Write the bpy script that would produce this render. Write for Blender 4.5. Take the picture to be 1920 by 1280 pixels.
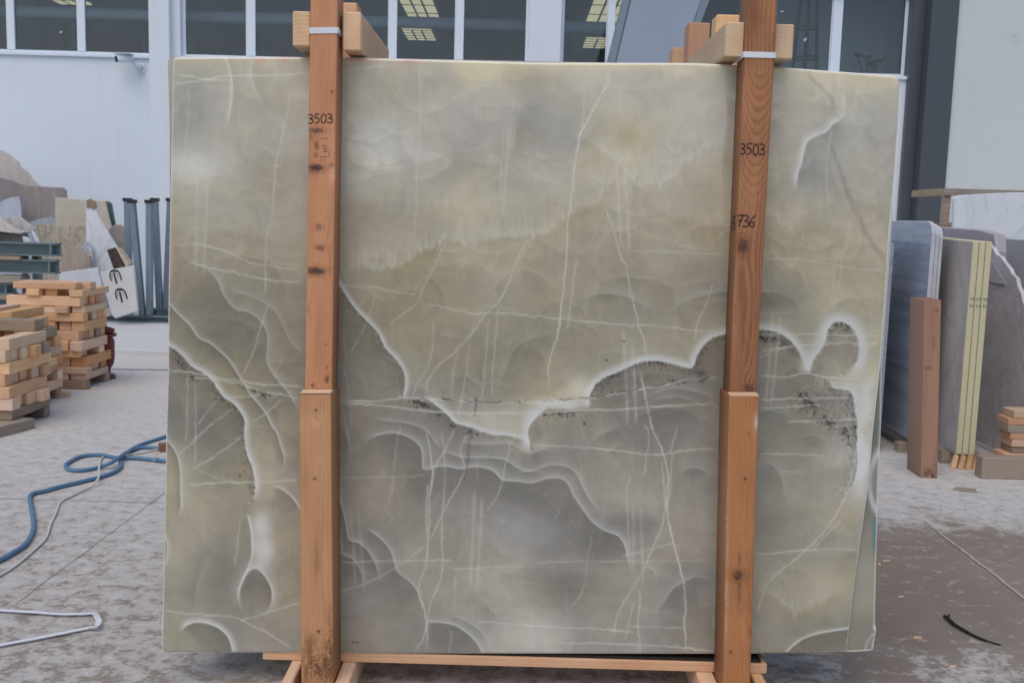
import bpy, bmesh, math, random
import numpy as np
from mathutils import Vector, Matrix
R = math.radians
random.seed(7)
rng = np.random.default_rng(11)

for o in list(bpy.data.objects):
    bpy.data.objects.remove(o)
S = bpy.context.scene
COL = S.collection

# ------------------------------------------------------------------ camera
CAM_H, FPX, PITCH, ROLL = 1.60, 1900.0, R(6.96), R(1.6)
cp, sp, cr, sr = math.cos(PITCH), math.sin(PITCH), math.cos(ROLL), math.sin(ROLL)
FWD = Vector((0, cp, -sp)); R0 = Vector((1, 0, 0)); U0 = Vector((0, sp, cp))
RGT = R0 * cr + U0 * sr
UPV = -R0 * sr + U0 * cr
CPOS = Vector((0, 0, CAM_H))
cam = bpy.data.cameras.new('camera'); cam_o = bpy.data.objects.new('camera', cam); COL.objects.link(cam_o)
cam_o.matrix_world = Matrix(((RGT.x, UPV.x, -FWD.x, 0), (RGT.y, UPV.y, -FWD.y, 0), (RGT.z, UPV.z, -FWD.z, CAM_H), (0, 0, 0, 1)))
cam.sensor_width = 36.0; cam.lens = FPX / 1920 * 36
cam.clip_start = 0.05; cam.clip_end = 400
cam.dof.use_dof = True; cam.dof.focus_distance = 3.35; cam.dof.aperture_fstop = 9.0
S.camera = cam_o

# ------------------------------------------------------------------ light
SUN_EL, SUN_AZ = R(58), R(200)          # high sun behind thick haze, behind the viewer
w = bpy.data.worlds.new('World'); S.world = w; w.use_nodes = True
wn = w.node_tree; wn.nodes.clear()
sky = wn.nodes.new('ShaderNodeTexSky'); sky.sky_type = 'NISHITA'; sky.sun_disc = False
sky.sun_elevation = SUN_EL; sky.sun_rotation = SUN_AZ
sky.air_density = 1.0; sky.dust_density = 2.6; sky.ozone_density = 1.0
bg = wn.nodes.new('ShaderNodeBackground'); bg.inputs['Strength'].default_value = 0.13
wo = wn.nodes.new('ShaderNodeOutputWorld')
wn.links.new(sky.outputs[0], bg.inputs[0]); wn.links.new(bg.outputs[0], wo.inputs[0])
sl = bpy.data.lights.new('sun', 'SUN'); sl.energy = 1.0; sl.angle = R(55); sl.color = (1.0, 0.955, 0.89)
so = bpy.data.objects.new('sun', sl); COL.objects.link(so)
sd = Vector((math.sin(SUN_AZ) * math.cos(SUN_EL), math.cos(SUN_AZ) * math.cos(SUN_EL), math.sin(SUN_EL)))
so.rotation_euler = sd.to_track_quat('Z', 'Y').to_euler(); so.location = (0, -5, 12)
S.view_settings.view_transform = 'Standard'; S.view_settings.look = 'None'
S.view_settings.exposure = 0.0; S.view_settings.gamma = 1.0

# ------------------------------------------------------------------ helpers
def ray(px, py):
    return FWD + RGT * ((px - 960) / FPX) - UPV * ((py - 640) / FPX)
def at(px, py, Y):
    d = ray(px, py); return CPOS + d * (Y / d.y)
def gnd(px, py, z=0.0):
    d = ray(px, py); return CPOS + d * ((z - CAM_H) / d.z)
def onX(px, py, X):
    d = ray(px, py); return CPOS + d * (X / d.x)
def onlean(px, py, Yb, k):
    d = ray(px, py); return CPOS + d * ((Yb + k * CAM_H) / (d.y - k * d.z))

class MB:
    def __init__(self): self.v = []; self.f = []
    def add(self, vs, fs):
        n = len(self.v); self.v += [tuple(x) for x in vs]; self.f += [tuple(i + n for i in f) for f in fs]; return self
    def box(self, x0, x1, y0, y1, z0, z1):
        return self.add([(x0,y0,z0),(x1,y0,z0),(x1,y1,z0),(x0,y1,z0),(x0,y0,z1),(x1,y0,z1),(x1,y1,z1),(x0,y1,z1)],
                        [(0,3,2,1),(4,5,6,7),(0,1,5,4),(1,2,6,5),(2,3,7,6),(3,0,4,7)])
    def prism(self, poly, off):
        n = len(poly); off = Vector(off); a = [Vector(p) for p in poly]
        return self.add(a + [p + off for p in a], [tuple(range(n)), tuple(range(2*n-1, n-1, -1))] +
                        [(i, i + n, (i+1) % n + n, (i+1) % n) for i in range(n)])
    def tube(self, pts, r, n=8, cap=True):
        pts = [Vector(p) for p in pts]; m = len(pts)
        rs = r if isinstance(r, (list, tuple)) else [r] * m
        base = len(self.v); prev = None
        for i, p in enumerate(pts):
            t = (pts[min(i+1, m-1)] - pts[max(i-1, 0)]).normalized()
            a = Vector((0, 0, 1)) if abs(t.z) < .9 else Vector((1, 0, 0))
            u = t.cross(a).normalized() if prev is None else (prev - t * prev.dot(t)).normalized()
            prev = u; q = t.cross(u)
            for k in range(n):
                an = 2 * math.pi * k / n
                self.v.append(tuple(p + (u * math.cos(an) + q * math.sin(an)) * rs[i]))
        for i in range(m - 1):
            for k in range(n):
                a = base + i*n + k; b = base + i*n + (k+1) % n
                self.f.append((a, b, b + n, a + n))
        if cap:
            self.f.append(tuple(base + k for k in range(n))[::-1]); self.f.append(tuple(base + (m-1)*n + k for k in range(n)))
        return self
    def lathe(self, prof, c=(0,0,0), n=20):
        base = len(self.v)
        for r, z in prof:
            for k in range(n):
                an = 2*math.pi*k/n; self.v.append((c[0] + r*math.cos(an), c[1] + r*math.sin(an), c[2] + z))
        for i in range(len(prof)-1):
            for k in range(n):
                a = base + i*n + k; b = base + i*n + (k+1) % n
                self.f.append((a, b, b+n, a+n))
        self.f.append(tuple(base + k for k in range(n))[::-1]); self.f.append(tuple(base + (len(prof)-1)*n + k for k in range(n)))
        return self
    def ribbon(self, pts, wdt, nrm, lift=0.0):
        pts = [Vector(p) for p in pts]; nrm = Vector(nrm); base = len(self.v); m = len(pts)
        for i, p in enumerate(pts):
            t = (pts[min(i+1, m-1)] - pts[max(i-1, 0)]).normalized(); s = t.cross(nrm).normalized() * (wdt / 2)
            self.v += [tuple(p + s + nrm*lift), tuple(p - s + nrm*lift)]
        for i in range(m - 1):
            a = base + 2*i; self.f.append((a, a+1, a+3, a+2))
        return self
    def build(self, name, mat, parent=None, smooth=False, bevel=0.0, origin=None, seg=1):
        me = bpy.data.meshes.new(name)
        vs = self.v
        if origin is not None:
            vs = [(x-origin[0], y-origin[1], z-origin[2]) for x, y, z in vs]
        me.from_pydata(vs, [], self.f)
        bm = bmesh.new(); bm.from_mesh(me)
        if bevel > 0:
            bmesh.ops.bevel(bm, geom=bm.edges[:], offset=bevel, segments=seg, affect='EDGES', profile=0.5, clamp_overlap=True)
        bmesh.ops.recalc_face_normals(bm, faces=bm.faces[:])
        bm.to_mesh(me); bm.free()
        if smooth:
            me.polygons.foreach_set('use_smooth', [True]*len(me.polygons))
        me.materials.append(mat)
        o = bpy.data.objects.new(name, me); COL.objects.link(o)
        if origin is not None: o.location = origin
        if parent is not None:
            o.parent = parent
            o.matrix_parent_inverse = Matrix.Translation(-Vector(parent.location))
        return o

def tag(o, label=None, cat=None, group=None, kind=None):
    if label: o['label'] = label
    if cat: o['category'] = cat
    if group: o['group'] = group
    if kind: o['kind'] = kind
    return o
def empty(name, loc, label, cat, group=None):
    o = bpy.data.objects.new(name, None); COL.objects.link(o); o.location = loc; o.empty_display_size = .1
    return tag(o, label, cat, group)

# ------------------------------------------------------------------ materials
class NT:
    def __init__(self, name):
        self.m = bpy.data.materials.new(name); self.m.use_nodes = True; self.t = self.m.node_tree; self.t.nodes.clear()
        self.out = self.n('ShaderNodeOutputMaterial')
        self.b = self.n('ShaderNodeBsdfPrincipled'); self.l(self.b.outputs[0], self.out.inputs[0])
        self.tc = self.n('ShaderNodeTexCoord')
    def n(self, t, **k):
        x = self.t.nodes.new(t)
        for a, v in k.items(): setattr(x, a, v)
        return x
    def l(self, a, b): self.t.links.new(a, b)
    def setv(self, sock, v):
        if hasattr(v, 'links') or isinstance(v, bpy.types.NodeSocket): self.l(v, sock)
        else: sock.default_value = v
    def mapping(self, scale=(1,1,1), loc=(0,0,0), src=None, rot=(0,0,0)):
        m = self.n('ShaderNodeMapping'); self.l(src or self.tc.outputs['Object'], m.inputs[0])
        self.setv(m.inputs['Location'], loc); m.inputs['Scale'].default_value = scale; m.inputs['Rotation'].default_value = rot
        return m.outputs[0]
    def noise(self, vec, scale=5, detail=4, rough=.55, dist=0.0):
        x = self.n('ShaderNodeTexNoise'); self.l(vec, x.inputs['Vector'])
        x.inputs['Scale'].default_value = scale; x.inputs['Detail'].default_value = detail; x.inputs['Roughness'].default_value = rough
        x.inputs['Distortion'].default_value = dist
        return x.outputs['Fac']
    def ramp(self, fac, stops):
        x = self.n('ShaderNodeValToRGB'); self.l(fac, x.inputs[0]); e = x.color_ramp.elements
        while len(e) < len(stops): e.new(.5)
        for i, (p, c) in enumerate(stops):
            e[i].position = p; e[i].color = (c, c, c, 1) if not isinstance(c, (tuple, list)) else (*c, 1)
        return x.outputs[0]
    def mix(self, fac, a, b, mode='MIX'):
        x = self.n('ShaderNodeMix', data_type='RGBA', blend_type=mode)
        self.setv(x.inputs[0], fac)
        for s, v in ((x.inputs[6], a), (x.inputs[7], b)):
            if isinstance(v, (tuple, list)): s.default_value = (*v, 1) if len(v) == 3 else v
            else: self.l(v, s)
        return x.outputs[2]
    def math(self, op, a, b=0.0, c=None):
        x = self.n('ShaderNodeMath', operation=op); self.setv(x.inputs[0], a); self.setv(x.inputs[1], b)
        if c is not None: self.setv(x.inputs[2], c)
        return x.outputs[0]
    def color(self, c):
        if isinstance(c, (tuple, list)): self.b.inputs['Base Color'].default_value = (*c, 1)
        else: self.l(c, self.b.inputs['Base Color'])
    def rough(self, r): self.setv(self.b.inputs['Roughness'], r)
    def bump(self, h, strength=.3, dist=.01):
        x = self.n('ShaderNodeBump'); x.inputs['Strength'].default_value = strength; x.inputs['Distance'].default_value = dist
        self.l(h, x.inputs['Height']); self.l(x.outputs[0], self.b.inputs['Normal'])

def m_plain(name, c, rough=.6, metal=0.0, var=.12, scale=6, bump=0.0):
    t = NT(name); v = t.mapping(); n = t.noise(v, scale, 5)
    lo = tuple(x*(1-var) for x in c); hi = tuple(min(1, x*(1+var)) for x in c)
    t.color(t.mix(n, lo, hi)); t.rough(rough); t.b.inputs['Metallic'].default_value = metal
    if bump: t.bump(t.noise(v, scale*6, 5), bump)
    return t.m

def m_wood(name, c_lo, c_hi, rough=.75):
    """sawn pine: rings round the local X axis, colour shifted per piece"""
    t = NT(name); oi = t.n('ShaderNodeObjectInfo')
    off = t.n('ShaderNodeCombineXYZ')
    r = oi.outputs['Random']
    t.l(t.math('MULTIPLY', r, 7.3), off.inputs[0]); t.l(t.math('MULTIPLY_ADD', r, .31, -.22), off.inputs[1])
    t.l(t.math('MULTIPLY_ADD', t.math('FRACT', t.math('MULTIPLY', r, 17.7)), .3, .06), off.inputs[2])
    v = t.mapping((.12, 1, 1), off.outputs[0])
    wv = t.n('ShaderNodeTexWave', wave_type='RINGS', rings_direction='X', wave_profile='SAW')
    t.l(v, wv.inputs['Vector']); wv.inputs['Scale'].default_value = 26; wv.inputs['Distortion'].default_value = 2.2
    wv.inputs['Detail'].default_value = 3; wv.inputs['Detail Scale'].default_value = 1.4
    fine = t.noise(t.mapping((6, 140, 140), off.outputs[0]), 1, 3)
    blot = t.noise(t.mapping((3, 9, 9), off.outputs[0]), 1, 4)
    c = t.mix(t.math('MULTIPLY', wv.outputs['Fac'], .6), c_hi, c_lo)
    c = t.mix(t.math('MULTIPLY', fine, .35), c, tuple(x*.62 for x in c_lo))
    c = t.mix(t.ramp(blot, [(.42, 0.0), (.8, .5)]), c, tuple(x*y for x, y in zip(c_lo, (.8, .62, .5))))
    hv = t.n('ShaderNodeHueSaturation'); t.l(c, hv.inputs['Color'])
    t.l(t.math('MULTIPLY_ADD', t.math('FRACT', t.math('MULTIPLY', r, 5.13)), .30, .84), hv.inputs['Value'])
    t.l(t.math('MULTIPLY_ADD', t.math('FRACT', t.math('MULTIPLY', r, 9.7)), .5, .68), hv.inputs['Saturation'])
    t.l(t.math('MULTIPLY_ADD', t.math('FRACT', t.math('MULTIPLY', r, 3.9)), .022, .489), hv.inputs['Hue'])
    t.color(hv.outputs[0]); t.rough(rough); t.bump(fine, .25, .002)
    return t.m

def m_attr(name, rough=.5, bumpscale=0.0, spec=.5):
    t = NT(name); a = t.n('ShaderNodeAttribute'); a.attribute_name = 'Col'
    t.color(a.outputs['Color']); t.rough(rough); t.b.inputs['Specular IOR Level'].default_value = spec
    if bumpscale: t.bump(t.noise(t.mapping(), bumpscale, 4), .15, .002)
    return t.m

def m_stone(name, c1, c2, vein=(.2,.2,.22), rough=.35, scale=2.5, veinamt=.5, stretch=(1,1,1), edge=None):
    t = NT(name); v = t.mapping(stretch)
    n = t.noise(v, scale, 8, .62, .8); c = t.mix(t.ramp(n, [(.3, 0.0), (.7, 1.0)]), c1, c2)
    n2 = t.noise(v, scale*.9, 6, .6, 1.8)
    vv = t.math('ABSOLUTE', t.math('SUBTRACT', n2, .5))
    c = t.mix(t.math('MULTIPLY', t.ramp(vv, [(0.0, 1.0), (.045, 0.0)]), veinamt), c, vein)
    sp_ = t.noise(v, 60, 3); c = t.mix(t.math('MULTIPLY', t.ramp(sp_, [(.5, 0.0), (.75, 1.0)]), .25), c, tuple(x*.6 for x in c1))
    t.color(c); t.rough(rough); return t.m

M = {}
M['pine'] = m_wood('sawn_pine', (.55, .30, .155), (.76, .48, .28))
M['pine_pale'] = m_wood('pale_pine', (.68, .41, .22), (.86, .59, .36))
M['pine_grey'] = m_wood('weathered_pine', (.25, .19, .14), (.42, .34, .26))
M['pine_brown'] = m_wood('brown_timber', (.20, .10, .065), (.30, .165, .11))
M['ink'] = m_plain('marker_ink', (.012, .012, .016), .6)
M['stamp'] = m_plain('faded_stamp_ink', (.10, .05, .04), .7)
M['strap'] = m_plain('white_plastic_strap', (.70, .73, .80), .35)
M['upvc'] = m_plain('white_window_frame', (.67, .75, .84), .4, var=.04)
M['steel'] = m_plain('galvanised_steel', (.20, .26, .31), .45, .35, .2, 9)
M['steel_dark'] = m_plain('grey_painted_steel', (.15, .20, .22), .5, .2, .2, 9)
M['black'] = m_plain('black_plastic', (.012, .012, .014), .5)
M['red_iron'] = m_plain('dark_red_cast_iron', (.13, .018, .016), .5, 0, .3, 12)
M['hose'] = m_plain('blue_rubber_hose', (.085, .19, .32), .55, 0, .25, 14)
M['cable'] = m_plain('off_white_cable', (.62, .60, .57), .5)
M['wire'] = m_plain('black_wire', (.02, .02, .022), .5)
M['chute'] = m_plain('blue_grey_sheet_metal', (.28, .34, .43), .45, 0.0, .06, 2)
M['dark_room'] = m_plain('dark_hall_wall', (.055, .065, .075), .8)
M['grey_room'] = m_plain('grey_partition', (.80, .83, .84), .8, var=.05)
M['hall_floor'] = m_plain('hall_floor', (.12, .12, .12), .8)
M['pipe'] = m_plain('grey_pipe', (.62, .68, .72), .5)
M['teal'] = m_plain('teal_paint_mark', (.03, .19, .24), .6)
M['redmark'] = m_plain('red_crayon', (.55, .10, .11), .7)
M['char'] = m_plain('charred_bark', (.012, .011, .010), .8)
M['gap'] = m_plain('gap_shade', (.02, .018, .016), .8)  # near-black colour standing in for the shade below the slab

def m_plaster(name, c, warm):
    t = NT(name); v = t.mapping()
    n = t.noise(v, .5, 6, .6); n2 = t.noise(v, 3.5, 8, .7)
    col = t.mix(n, tuple(x*.93 for x in c), c)
    pat = t.ramp(t.noise(t.mapping((.6, 1, 1.6)), 1.3, 7, .7), [(.53, 0.0), (.64, 1.0)])
    chips = t.ramp(n2, [(.60, 0.0), (.68, 1.0)])
    col = t.mix(t.math('MULTIPLY', t.math('MULTIPLY', pat, chips), .30), col, warm)
    dots = t.ramp(t.noise(v, 9, 2, .4), [(.76, 0.0), (.80, .45)])
    col = t.mix(t.math('MULTIPLY', dots, pat), col, (.12, .13, .14))
    drip = t.ramp(t.noise(t.mapping((5, 5, .35)), 1.2, 4), [(.55, 0.0), (.8, .16)])
    col = t.mix(drip, col, tuple(x*.6 for x in c))
    t.color(col); t.rough(.9)
    t.bump(t.math('ADD', t.noise(v, 4, 9, .7), t.math('MULTIPLY', chips, t.math('MULTIPLY', pat, 1.2))), .45, .02)
    return t.m
M['plaster'] = m_plaster('white_plaster', (.695, .765, .84), (.49, .51, .54))
M['cream'] = m_plaster('cream_plaster', (.57, .62, .635), (.45, .46, .46))
M['granite'] = m_stone('dark_granite', (.045, .055, .07), (.075, .09, .11), (.12, .13, .15), .35, 40, .3)

def m_glass():
    t = NT('dusty_window_glass'); t.t.nodes.remove(t.b)
    tr = t.n('ShaderNodeBsdfTransparent'); tr.inputs[0].default_value = (.80, .86, .90, 1)
    gl = t.n('ShaderNodeBsdfGlossy'); gl.inputs['Roughness'].default_value = .03; gl.inputs[0].default_value = (1, 1, 1, 1)
    fr = t.n('ShaderNodeFresnel'); fr.inputs['IOR'].default_value = 1.5
    m1 = t.n('ShaderNodeMixShader'); t.l(t.math('MULTIPLY', fr.outputs[0], 1.15), m1.inputs[0]); t.l(tr.outputs[0], m1.inputs[1]); t.l(gl.outputs[0], m1.inputs[2])
    df = t.n('ShaderNodeBsdfDiffuse'); df.inputs[0].default_value = (.5, .54, .58, 1)
    st = t.noise(t.mapping((16, 1, .8)), 1, 5, .7); cl = t.noise(t.mapping((1.2, 1, 1.2)), 1, 4)
    spots = t.ramp(t.noise(t.mapping((1, 1, 1)), 5.5, 2, .4), [(.765, 0.0), (.775, .85)])
    dust = t.math('ADD', t.math('MULTIPLY_ADD', t.ramp(st, [(.45, 0.0), (.75, 1.0)]), .035, .0), t.math('MULTIPLY', cl, .05))
    m2 = t.n('ShaderNodeMixShader'); t.l(t.math('MAXIMUM', dust, spots), m2.inputs[0]); t.l(m1.outputs[0], m2.inputs[1]); t.l(df.outputs[0], m2.inputs[2])
    t.l(m2.outputs[0], t.out.inputs[0]); return t.m
M['glass'] = m_glass()

def m_emit(name, c, s):
    t = NT(name); t.t.nodes.remove(t.b); e = t.n('ShaderNodeEmission'); e.inputs[0].default_value = (*c, 1); e.inputs[1].default_value = s
    t.l(e.outputs[0], t.out.inputs[0]); return t.m
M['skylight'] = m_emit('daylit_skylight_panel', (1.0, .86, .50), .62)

def m_ground():
    t = NT('dusty_concrete'); v = t.mapping()
    geo = t.n('ShaderNodeSeparateXYZ'); t.l(v, geo.inputs[0]); X, Y = geo.outputs[0], geo.outputs[1]
    big = t.noise(v, .55, 4, .5)
    med = t.noise(t.mapping((1, 1.1, 1)), 12, 10, .70, .3)
    fine = t.noise(v, 42, 6, .7)
    blot = t.noise(v, 2.3, 6, .62, .6)
    grit = t.noise(v, 170, 2, .5)
    base = t.mix(blot, (.27, .232, .192), (.37, .327, .28))
    base = t.mix(t.math('MULTIPLY', t.ramp(t.noise(v, .9, 4), [(.45, 0.0), (.7, 1.0)]), .5), base, (.21, .155, .125))
    base = t.mix(t.math('MULTIPLY', fine, .35), base, (.15, .135, .125))
    # dusty yard, swept and damp patch to the right of the bundle
    wx = t.math('ADD', X, t.math('MULTIPLY_ADD', big, 1.6, -.8))
    wy = t.math('ADD', Y, t.math('MULTIPLY_ADD', blot, 1.4, -.7))
    rx = t.n('ShaderNodeMapRange', interpolation_type='SMOOTHSTEP'); t.l(wx, rx.inputs[0]); rx.inputs[1].default_value = .7; rx.inputs[2].default_value = 1.3
    ry = t.n('ShaderNodeMapRange', interpolation_type='SMOOTHSTEP'); t.l(wy, ry.inputs[0]); ry.inputs[1].default_value = 5.75; ry.inputs[2].default_value = 5.1
    r3 = t.n('ShaderNodeMapRange', interpolation_type='SMOOTHSTEP'); t.l(wy, r3.inputs[0]); r3.inputs[1].default_value = 3.3; r3.inputs[2].default_value = 3.9
    damp = t.math('MULTIPLY', rx.outputs[0], t.math('MULTIPLY', ry.outputs[0], r3.outputs[0]))
    lx = t.n('ShaderNodeMapRange'); t.l(Y, lx.inputs[0]); lx.inputs[1].default_value = 3.2; lx.inputs[2].default_value = 8; lx.inputs[3].default_value = .035; lx.inputs[4].default_value = -.10
    thr = t.math('ADD', t.math('MULTIPLY', damp, .13), lx.outputs[0])
    d = t.math('SUBTRACT', t.math('ADD', t.math('MULTIPLY', med, .68), t.math('MULTIPLY', fine, .32)), thr)
    dust = t.ramp(d, [(.415, 0.0), (.475, .58), (.60, 1.0)])
    c = t.mix(t.math('MULTIPLY', dust, .9), base, (.585, .57, .55))
    c = t.mix(t.math('MULTIPLY', damp, .55), c, t.mix(1.0, c, (.74, .66, .585), 'MULTIPLY'))
    c = t.mix(t.math('MULTIPLY', t.ramp(grit, [(.62, 0.0), (.72, 1.0)]), .35), c, (.07, .065, .06))
    t.color(c); t.rough(.85)
    t.bump(t.math('ADD', t.math('MULTIPLY', med, 1.0), t.math('MULTIPLY', fine, .5)), .2, .004)
    return t.m
M['ground'] = m_ground()
def m_apron():
    t = NT('pale_concrete'); v = t.mapping(); n = t.noise(v, 3, 8, .65)
    t.color(t.mix(n, (.46, .46, .46), (.62, .62, .62))); t.rough(.9); return t.m
M['apron'] = m_apron()
M['joint'] = m_plain('dirty_joint', (.24, .225, .21), .9, 0, .6, 9)
M['joint_white'] = m_plain('dust_filled_joint', (.42, .37, .32), .9, 0, .4, 25)

# ------------------------------------------------------------------ ground
gm = MB(); gm.add([(-60, -40, 0), (60, -40, 0), (60, 80, 0), (-60, 80, 0)], [(0, 1, 2, 3)])
ground = tag(gm.build('ground', M['ground']), kind='structure')
YA = gnd(260, 656, .06).y
apron = tag(MB().box(-14, -1.2, YA, 17.05, -.02, .06).build('concrete_apron', M['apron'], bevel=.008), kind='structure')

def wob(pts, amp, n=30):
    out = []
    for i in range(n + 1):
        f = i / n * (len(pts) - 1); k = min(int(f), len(pts) - 2); p = Vector(pts[k]).lerp(Vector(pts[k+1]), f - k)
        out.append(p + Vector((random.uniform(-amp, amp), random.uniform(-amp, amp), 0)))
    return out
def joint(a, b, wdt, mat, amp=.004, n=30):
    return MB().ribbon(wob([gnd(*a), gnd(*b)], amp, n), wdt, (0, 0, 1), .004).build('expansion_joint', mat, ground)
joint((30, 1132), (330, 908), .0035, M['joint'])
joint((1732, 976), (2030, 1205), .016, M['joint_white'], .005, 50)
joint((-60, 689), (340, 694), .035, M['joint'], .01, 40)
joint((-40, 934), (330, 944), .005, M['joint'])

# ------------------------------------------------------------------ facade
YW = 17.0
bld = empty('factory_building', (0, YW, 0), 'white plastered industrial hall with a row of high windows', 'building')
def fx(px, Y=YW): return at(px, 55, Y).x
ZS = at(140, 101, YW).z            # window sill height
ZT = ZS + 1.30
x_l0, x_l1 = -14.0, fx(281)
x_m0, x_m1 = fx(338), fx(992)
x_r0, x_r1 = fx(1052), fx(1706)
x_end = 16.0
# wall below the sill, left of the granite pillar
MB().box(x_l0, fx(1712), YW, YW + .3, 0, ZS).build('wall', M['plaster'], bld)
MB().box(x_l0, x_end, YW, YW + .3, ZT, ZT + 3.0).build('wall', M['plaster'], bld)
def pillar(a, b, mat, y=YW - .12, z1=ZT + 3, name='pillar'):
    return MB().box(a, b, y, YW + .3, 0, z1).build(name, mat, bld, bevel=.01)
pillar(x_l1 + .02, fx(322), M['plaster'])
pillar(x_m1, x_r0, M['plaster'])
pg = MB().box(fx(1729), fx(1779), YW - .35, YW + .3, 0, ZT + 3).build('granite_pillar', M['granite'], bld, bevel=.008)
MB().box(fx(1706) + .005, fx(1729) - .003, YW - .10, YW + .3, 0, ZT + 3).build('pillar_return', M['granite'], bld)
MB().box(fx(1779) + .003, x_end, YW - .3, YW + .3, 0, ZT + 2.99).build('wall', M['cream'], bld)

def bay(x0, x1, mulls, frames):
    """one window bay: outer frame, mullions, panes; real depth inside the wall opening"""
    w_ = .055; y0, y1 = YW + .10, YW + .16
    fr = MB()
    fr.box(x0, x1, y0, y1, ZS, ZS + w_); fr.box(x0, x1, y0, y1, ZT - w_, ZT)
    fr.box(x0, x0 + w_, y0 + .001, y1, ZS + w_, ZT - w_); fr.box(x1 - w_, x1, y0 + .001, y1, ZS + w_, ZT - w_)
    win = fr.build('window', M['upvc'], bld, bevel=.004)
    xs = [x0 + w_] ; edges = []
    for (a, b) in mulls:
        g = MB().box(a, b, y0 - .012, y1, ZS + w_, ZT - w_)
        if frames: g.box(a - .02, a - .002, y0 + .01, y1 - .01, ZS + w_, ZT - w_)
        g.build('mullion', M['upvc'], win, bevel=.004)
        edges.append((xs[-1], a - .02)); xs.append(b)
    edges.append((xs[-1], x1 - w_))
    for a, b in edges:
        MB().box(a, b, y0 + .025, y0 + .031, ZS + w_ + .001, ZT - w_ - .001).build('pane', M['glass'], win)
    MB().box(x0 - .02, x1 + .0, YW - .05, YW + .099, ZS - .05, ZS + .004).build('sill', M['upvc'], win, bevel=.006)
    return win
bay(x_l0 + 5.0, x_l1, [(fx(-150), fx(-139)), (fx(8), fx(22)), (fx(141), fx(155))], True)
MB().box(x_l0, x_l0 + 5.0, YW, YW + .3, ZS, ZT).build('wall', M['plaster'], bld)
MB().box(x_l1 - .001, x_l1 + .02, YW, YW + .3, ZS, ZT).build('window_reveal', M['plaster'], bld)
MB().box(fx(322), x_m0, YW, YW + .3, ZS, ZT).build('window_reveal', M['plaster'], bld)
bay(x_m0, x_m1, [(fx(460), fx(476)), (fx(728), fx(743)), (fx(854), fx(869))], True)
bay(x_r0, x_r1, [(fx(1140), fx(1154)), (fx(1290), fx(1304)), (fx(1564), fx(1582))], True)

# the hall behind the glass
CZ = 8.2
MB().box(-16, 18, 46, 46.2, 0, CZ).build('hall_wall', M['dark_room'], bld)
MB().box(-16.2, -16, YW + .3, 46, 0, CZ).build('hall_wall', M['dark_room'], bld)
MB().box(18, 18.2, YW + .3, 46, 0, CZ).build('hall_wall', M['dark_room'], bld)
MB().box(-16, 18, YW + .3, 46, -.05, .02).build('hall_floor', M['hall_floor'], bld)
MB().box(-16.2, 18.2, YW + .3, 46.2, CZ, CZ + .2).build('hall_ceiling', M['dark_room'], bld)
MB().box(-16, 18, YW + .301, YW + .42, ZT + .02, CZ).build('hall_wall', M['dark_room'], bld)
MB().box(fx(1425, 18.55), fx(1760, 18.55), 18.55, 18.65, .02, CZ - .4).build('partition', M['grey_room'], bld)
def ceil_pt(px, py):
    d = ray(px, py); return CPOS + d * ((CZ - .02 - CAM_H) / d.z)
def skylight(px0, px1, py0, py1):
    a = ceil_pt(px0, py1); b = ceil_pt(px1, py0)
    x0, x1 = ceil_pt((px0), (py0+py1)/2).x, ceil_pt(px1, (py0+py1)/2).x
    y0, y1 = min(a.y, b.y), max(a.y, b.y)
    s = MB().box(x0, x1, y0, y1, CZ - .06, CZ - .02).build('skylight', M['skylight'], bld)
    g = MB()
    for i in range(1, 3):
        xx = x0 + (x1 - x0) * i / 3; g.box(xx - .03, xx + .03, y0, y1, CZ - .072, CZ - .062)
    for i in range(0, 5):
        yy = y0 + (y1 - y0) * i / 4; g.box(x0 - .1, x1 + .1, yy - .04, yy + .04, CZ - .084, CZ - .073)
    g.build('glazing_bar', M['dark_room'], s)
for q in ((80, 138, 31, 48), (70, 128, -34, 5), (752, 812, -28, 35), (760, 812, 55, 73), (1106, 1172, -12, 55), (1096, 1160, 72, 88)):
    skylight(*q)
pz = at(430, 33, 18.0).z
MB().tube([(-15, 18.0, pz), (fx(1300, 18.0), 18.0, pz)], .10, 16).build('pipe', M['pipe'], bld, True)
for i in range(7):
    MB().box(-14 + i*4.5, -13.86 + i*4.5, 26, 26.15, .02, CZ).build('hall_column', M['steel_dark'], bld)

# security camera on the wall
sc = empty('security_camera', (at(258, 128, YW).x, YW, at(258, 128, YW).z), 'small white bullet security camera on the plaster under the window sill', 'camera')
c0 = at(264, 128, YW); c1 = at(250, 116, YW - .28)
MB().box(c0.x - .06, c0.x + .07, YW - .03, YW - .001, c0.z - .09, c0.z + .07).build('mount_plate', M['upvc'], sc, bevel=.01)
MB().tube([(c0.x, YW - .03, c0.z), (c0.x - .01, YW - .12, c0.z + .01), (c0.x - .06, YW - .18, c0.z + .08)], [.055, .05, .03], 12).build('bracket', M['upvc'], sc, True)
dv = Vector((-.8, -.5, -.12)).normalized(); cc = Vector((c0.x - .06, YW - .2, c0.z + .12))
MB().tube([cc + dv*.0, cc + dv*.24], .060, 14).build('housing', M['upvc'], sc, True)
MB().tube([cc + dv*.238, cc + dv*.262], .052, 14).build('lens', M['black'], sc, True)
MB().box(cc.x - .25, cc.x + .03, cc.y - .18, cc.y + .05, cc.z + .052, cc.z + .064).build('sun_shield', M['upvc'], sc, bevel=.005)

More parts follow.
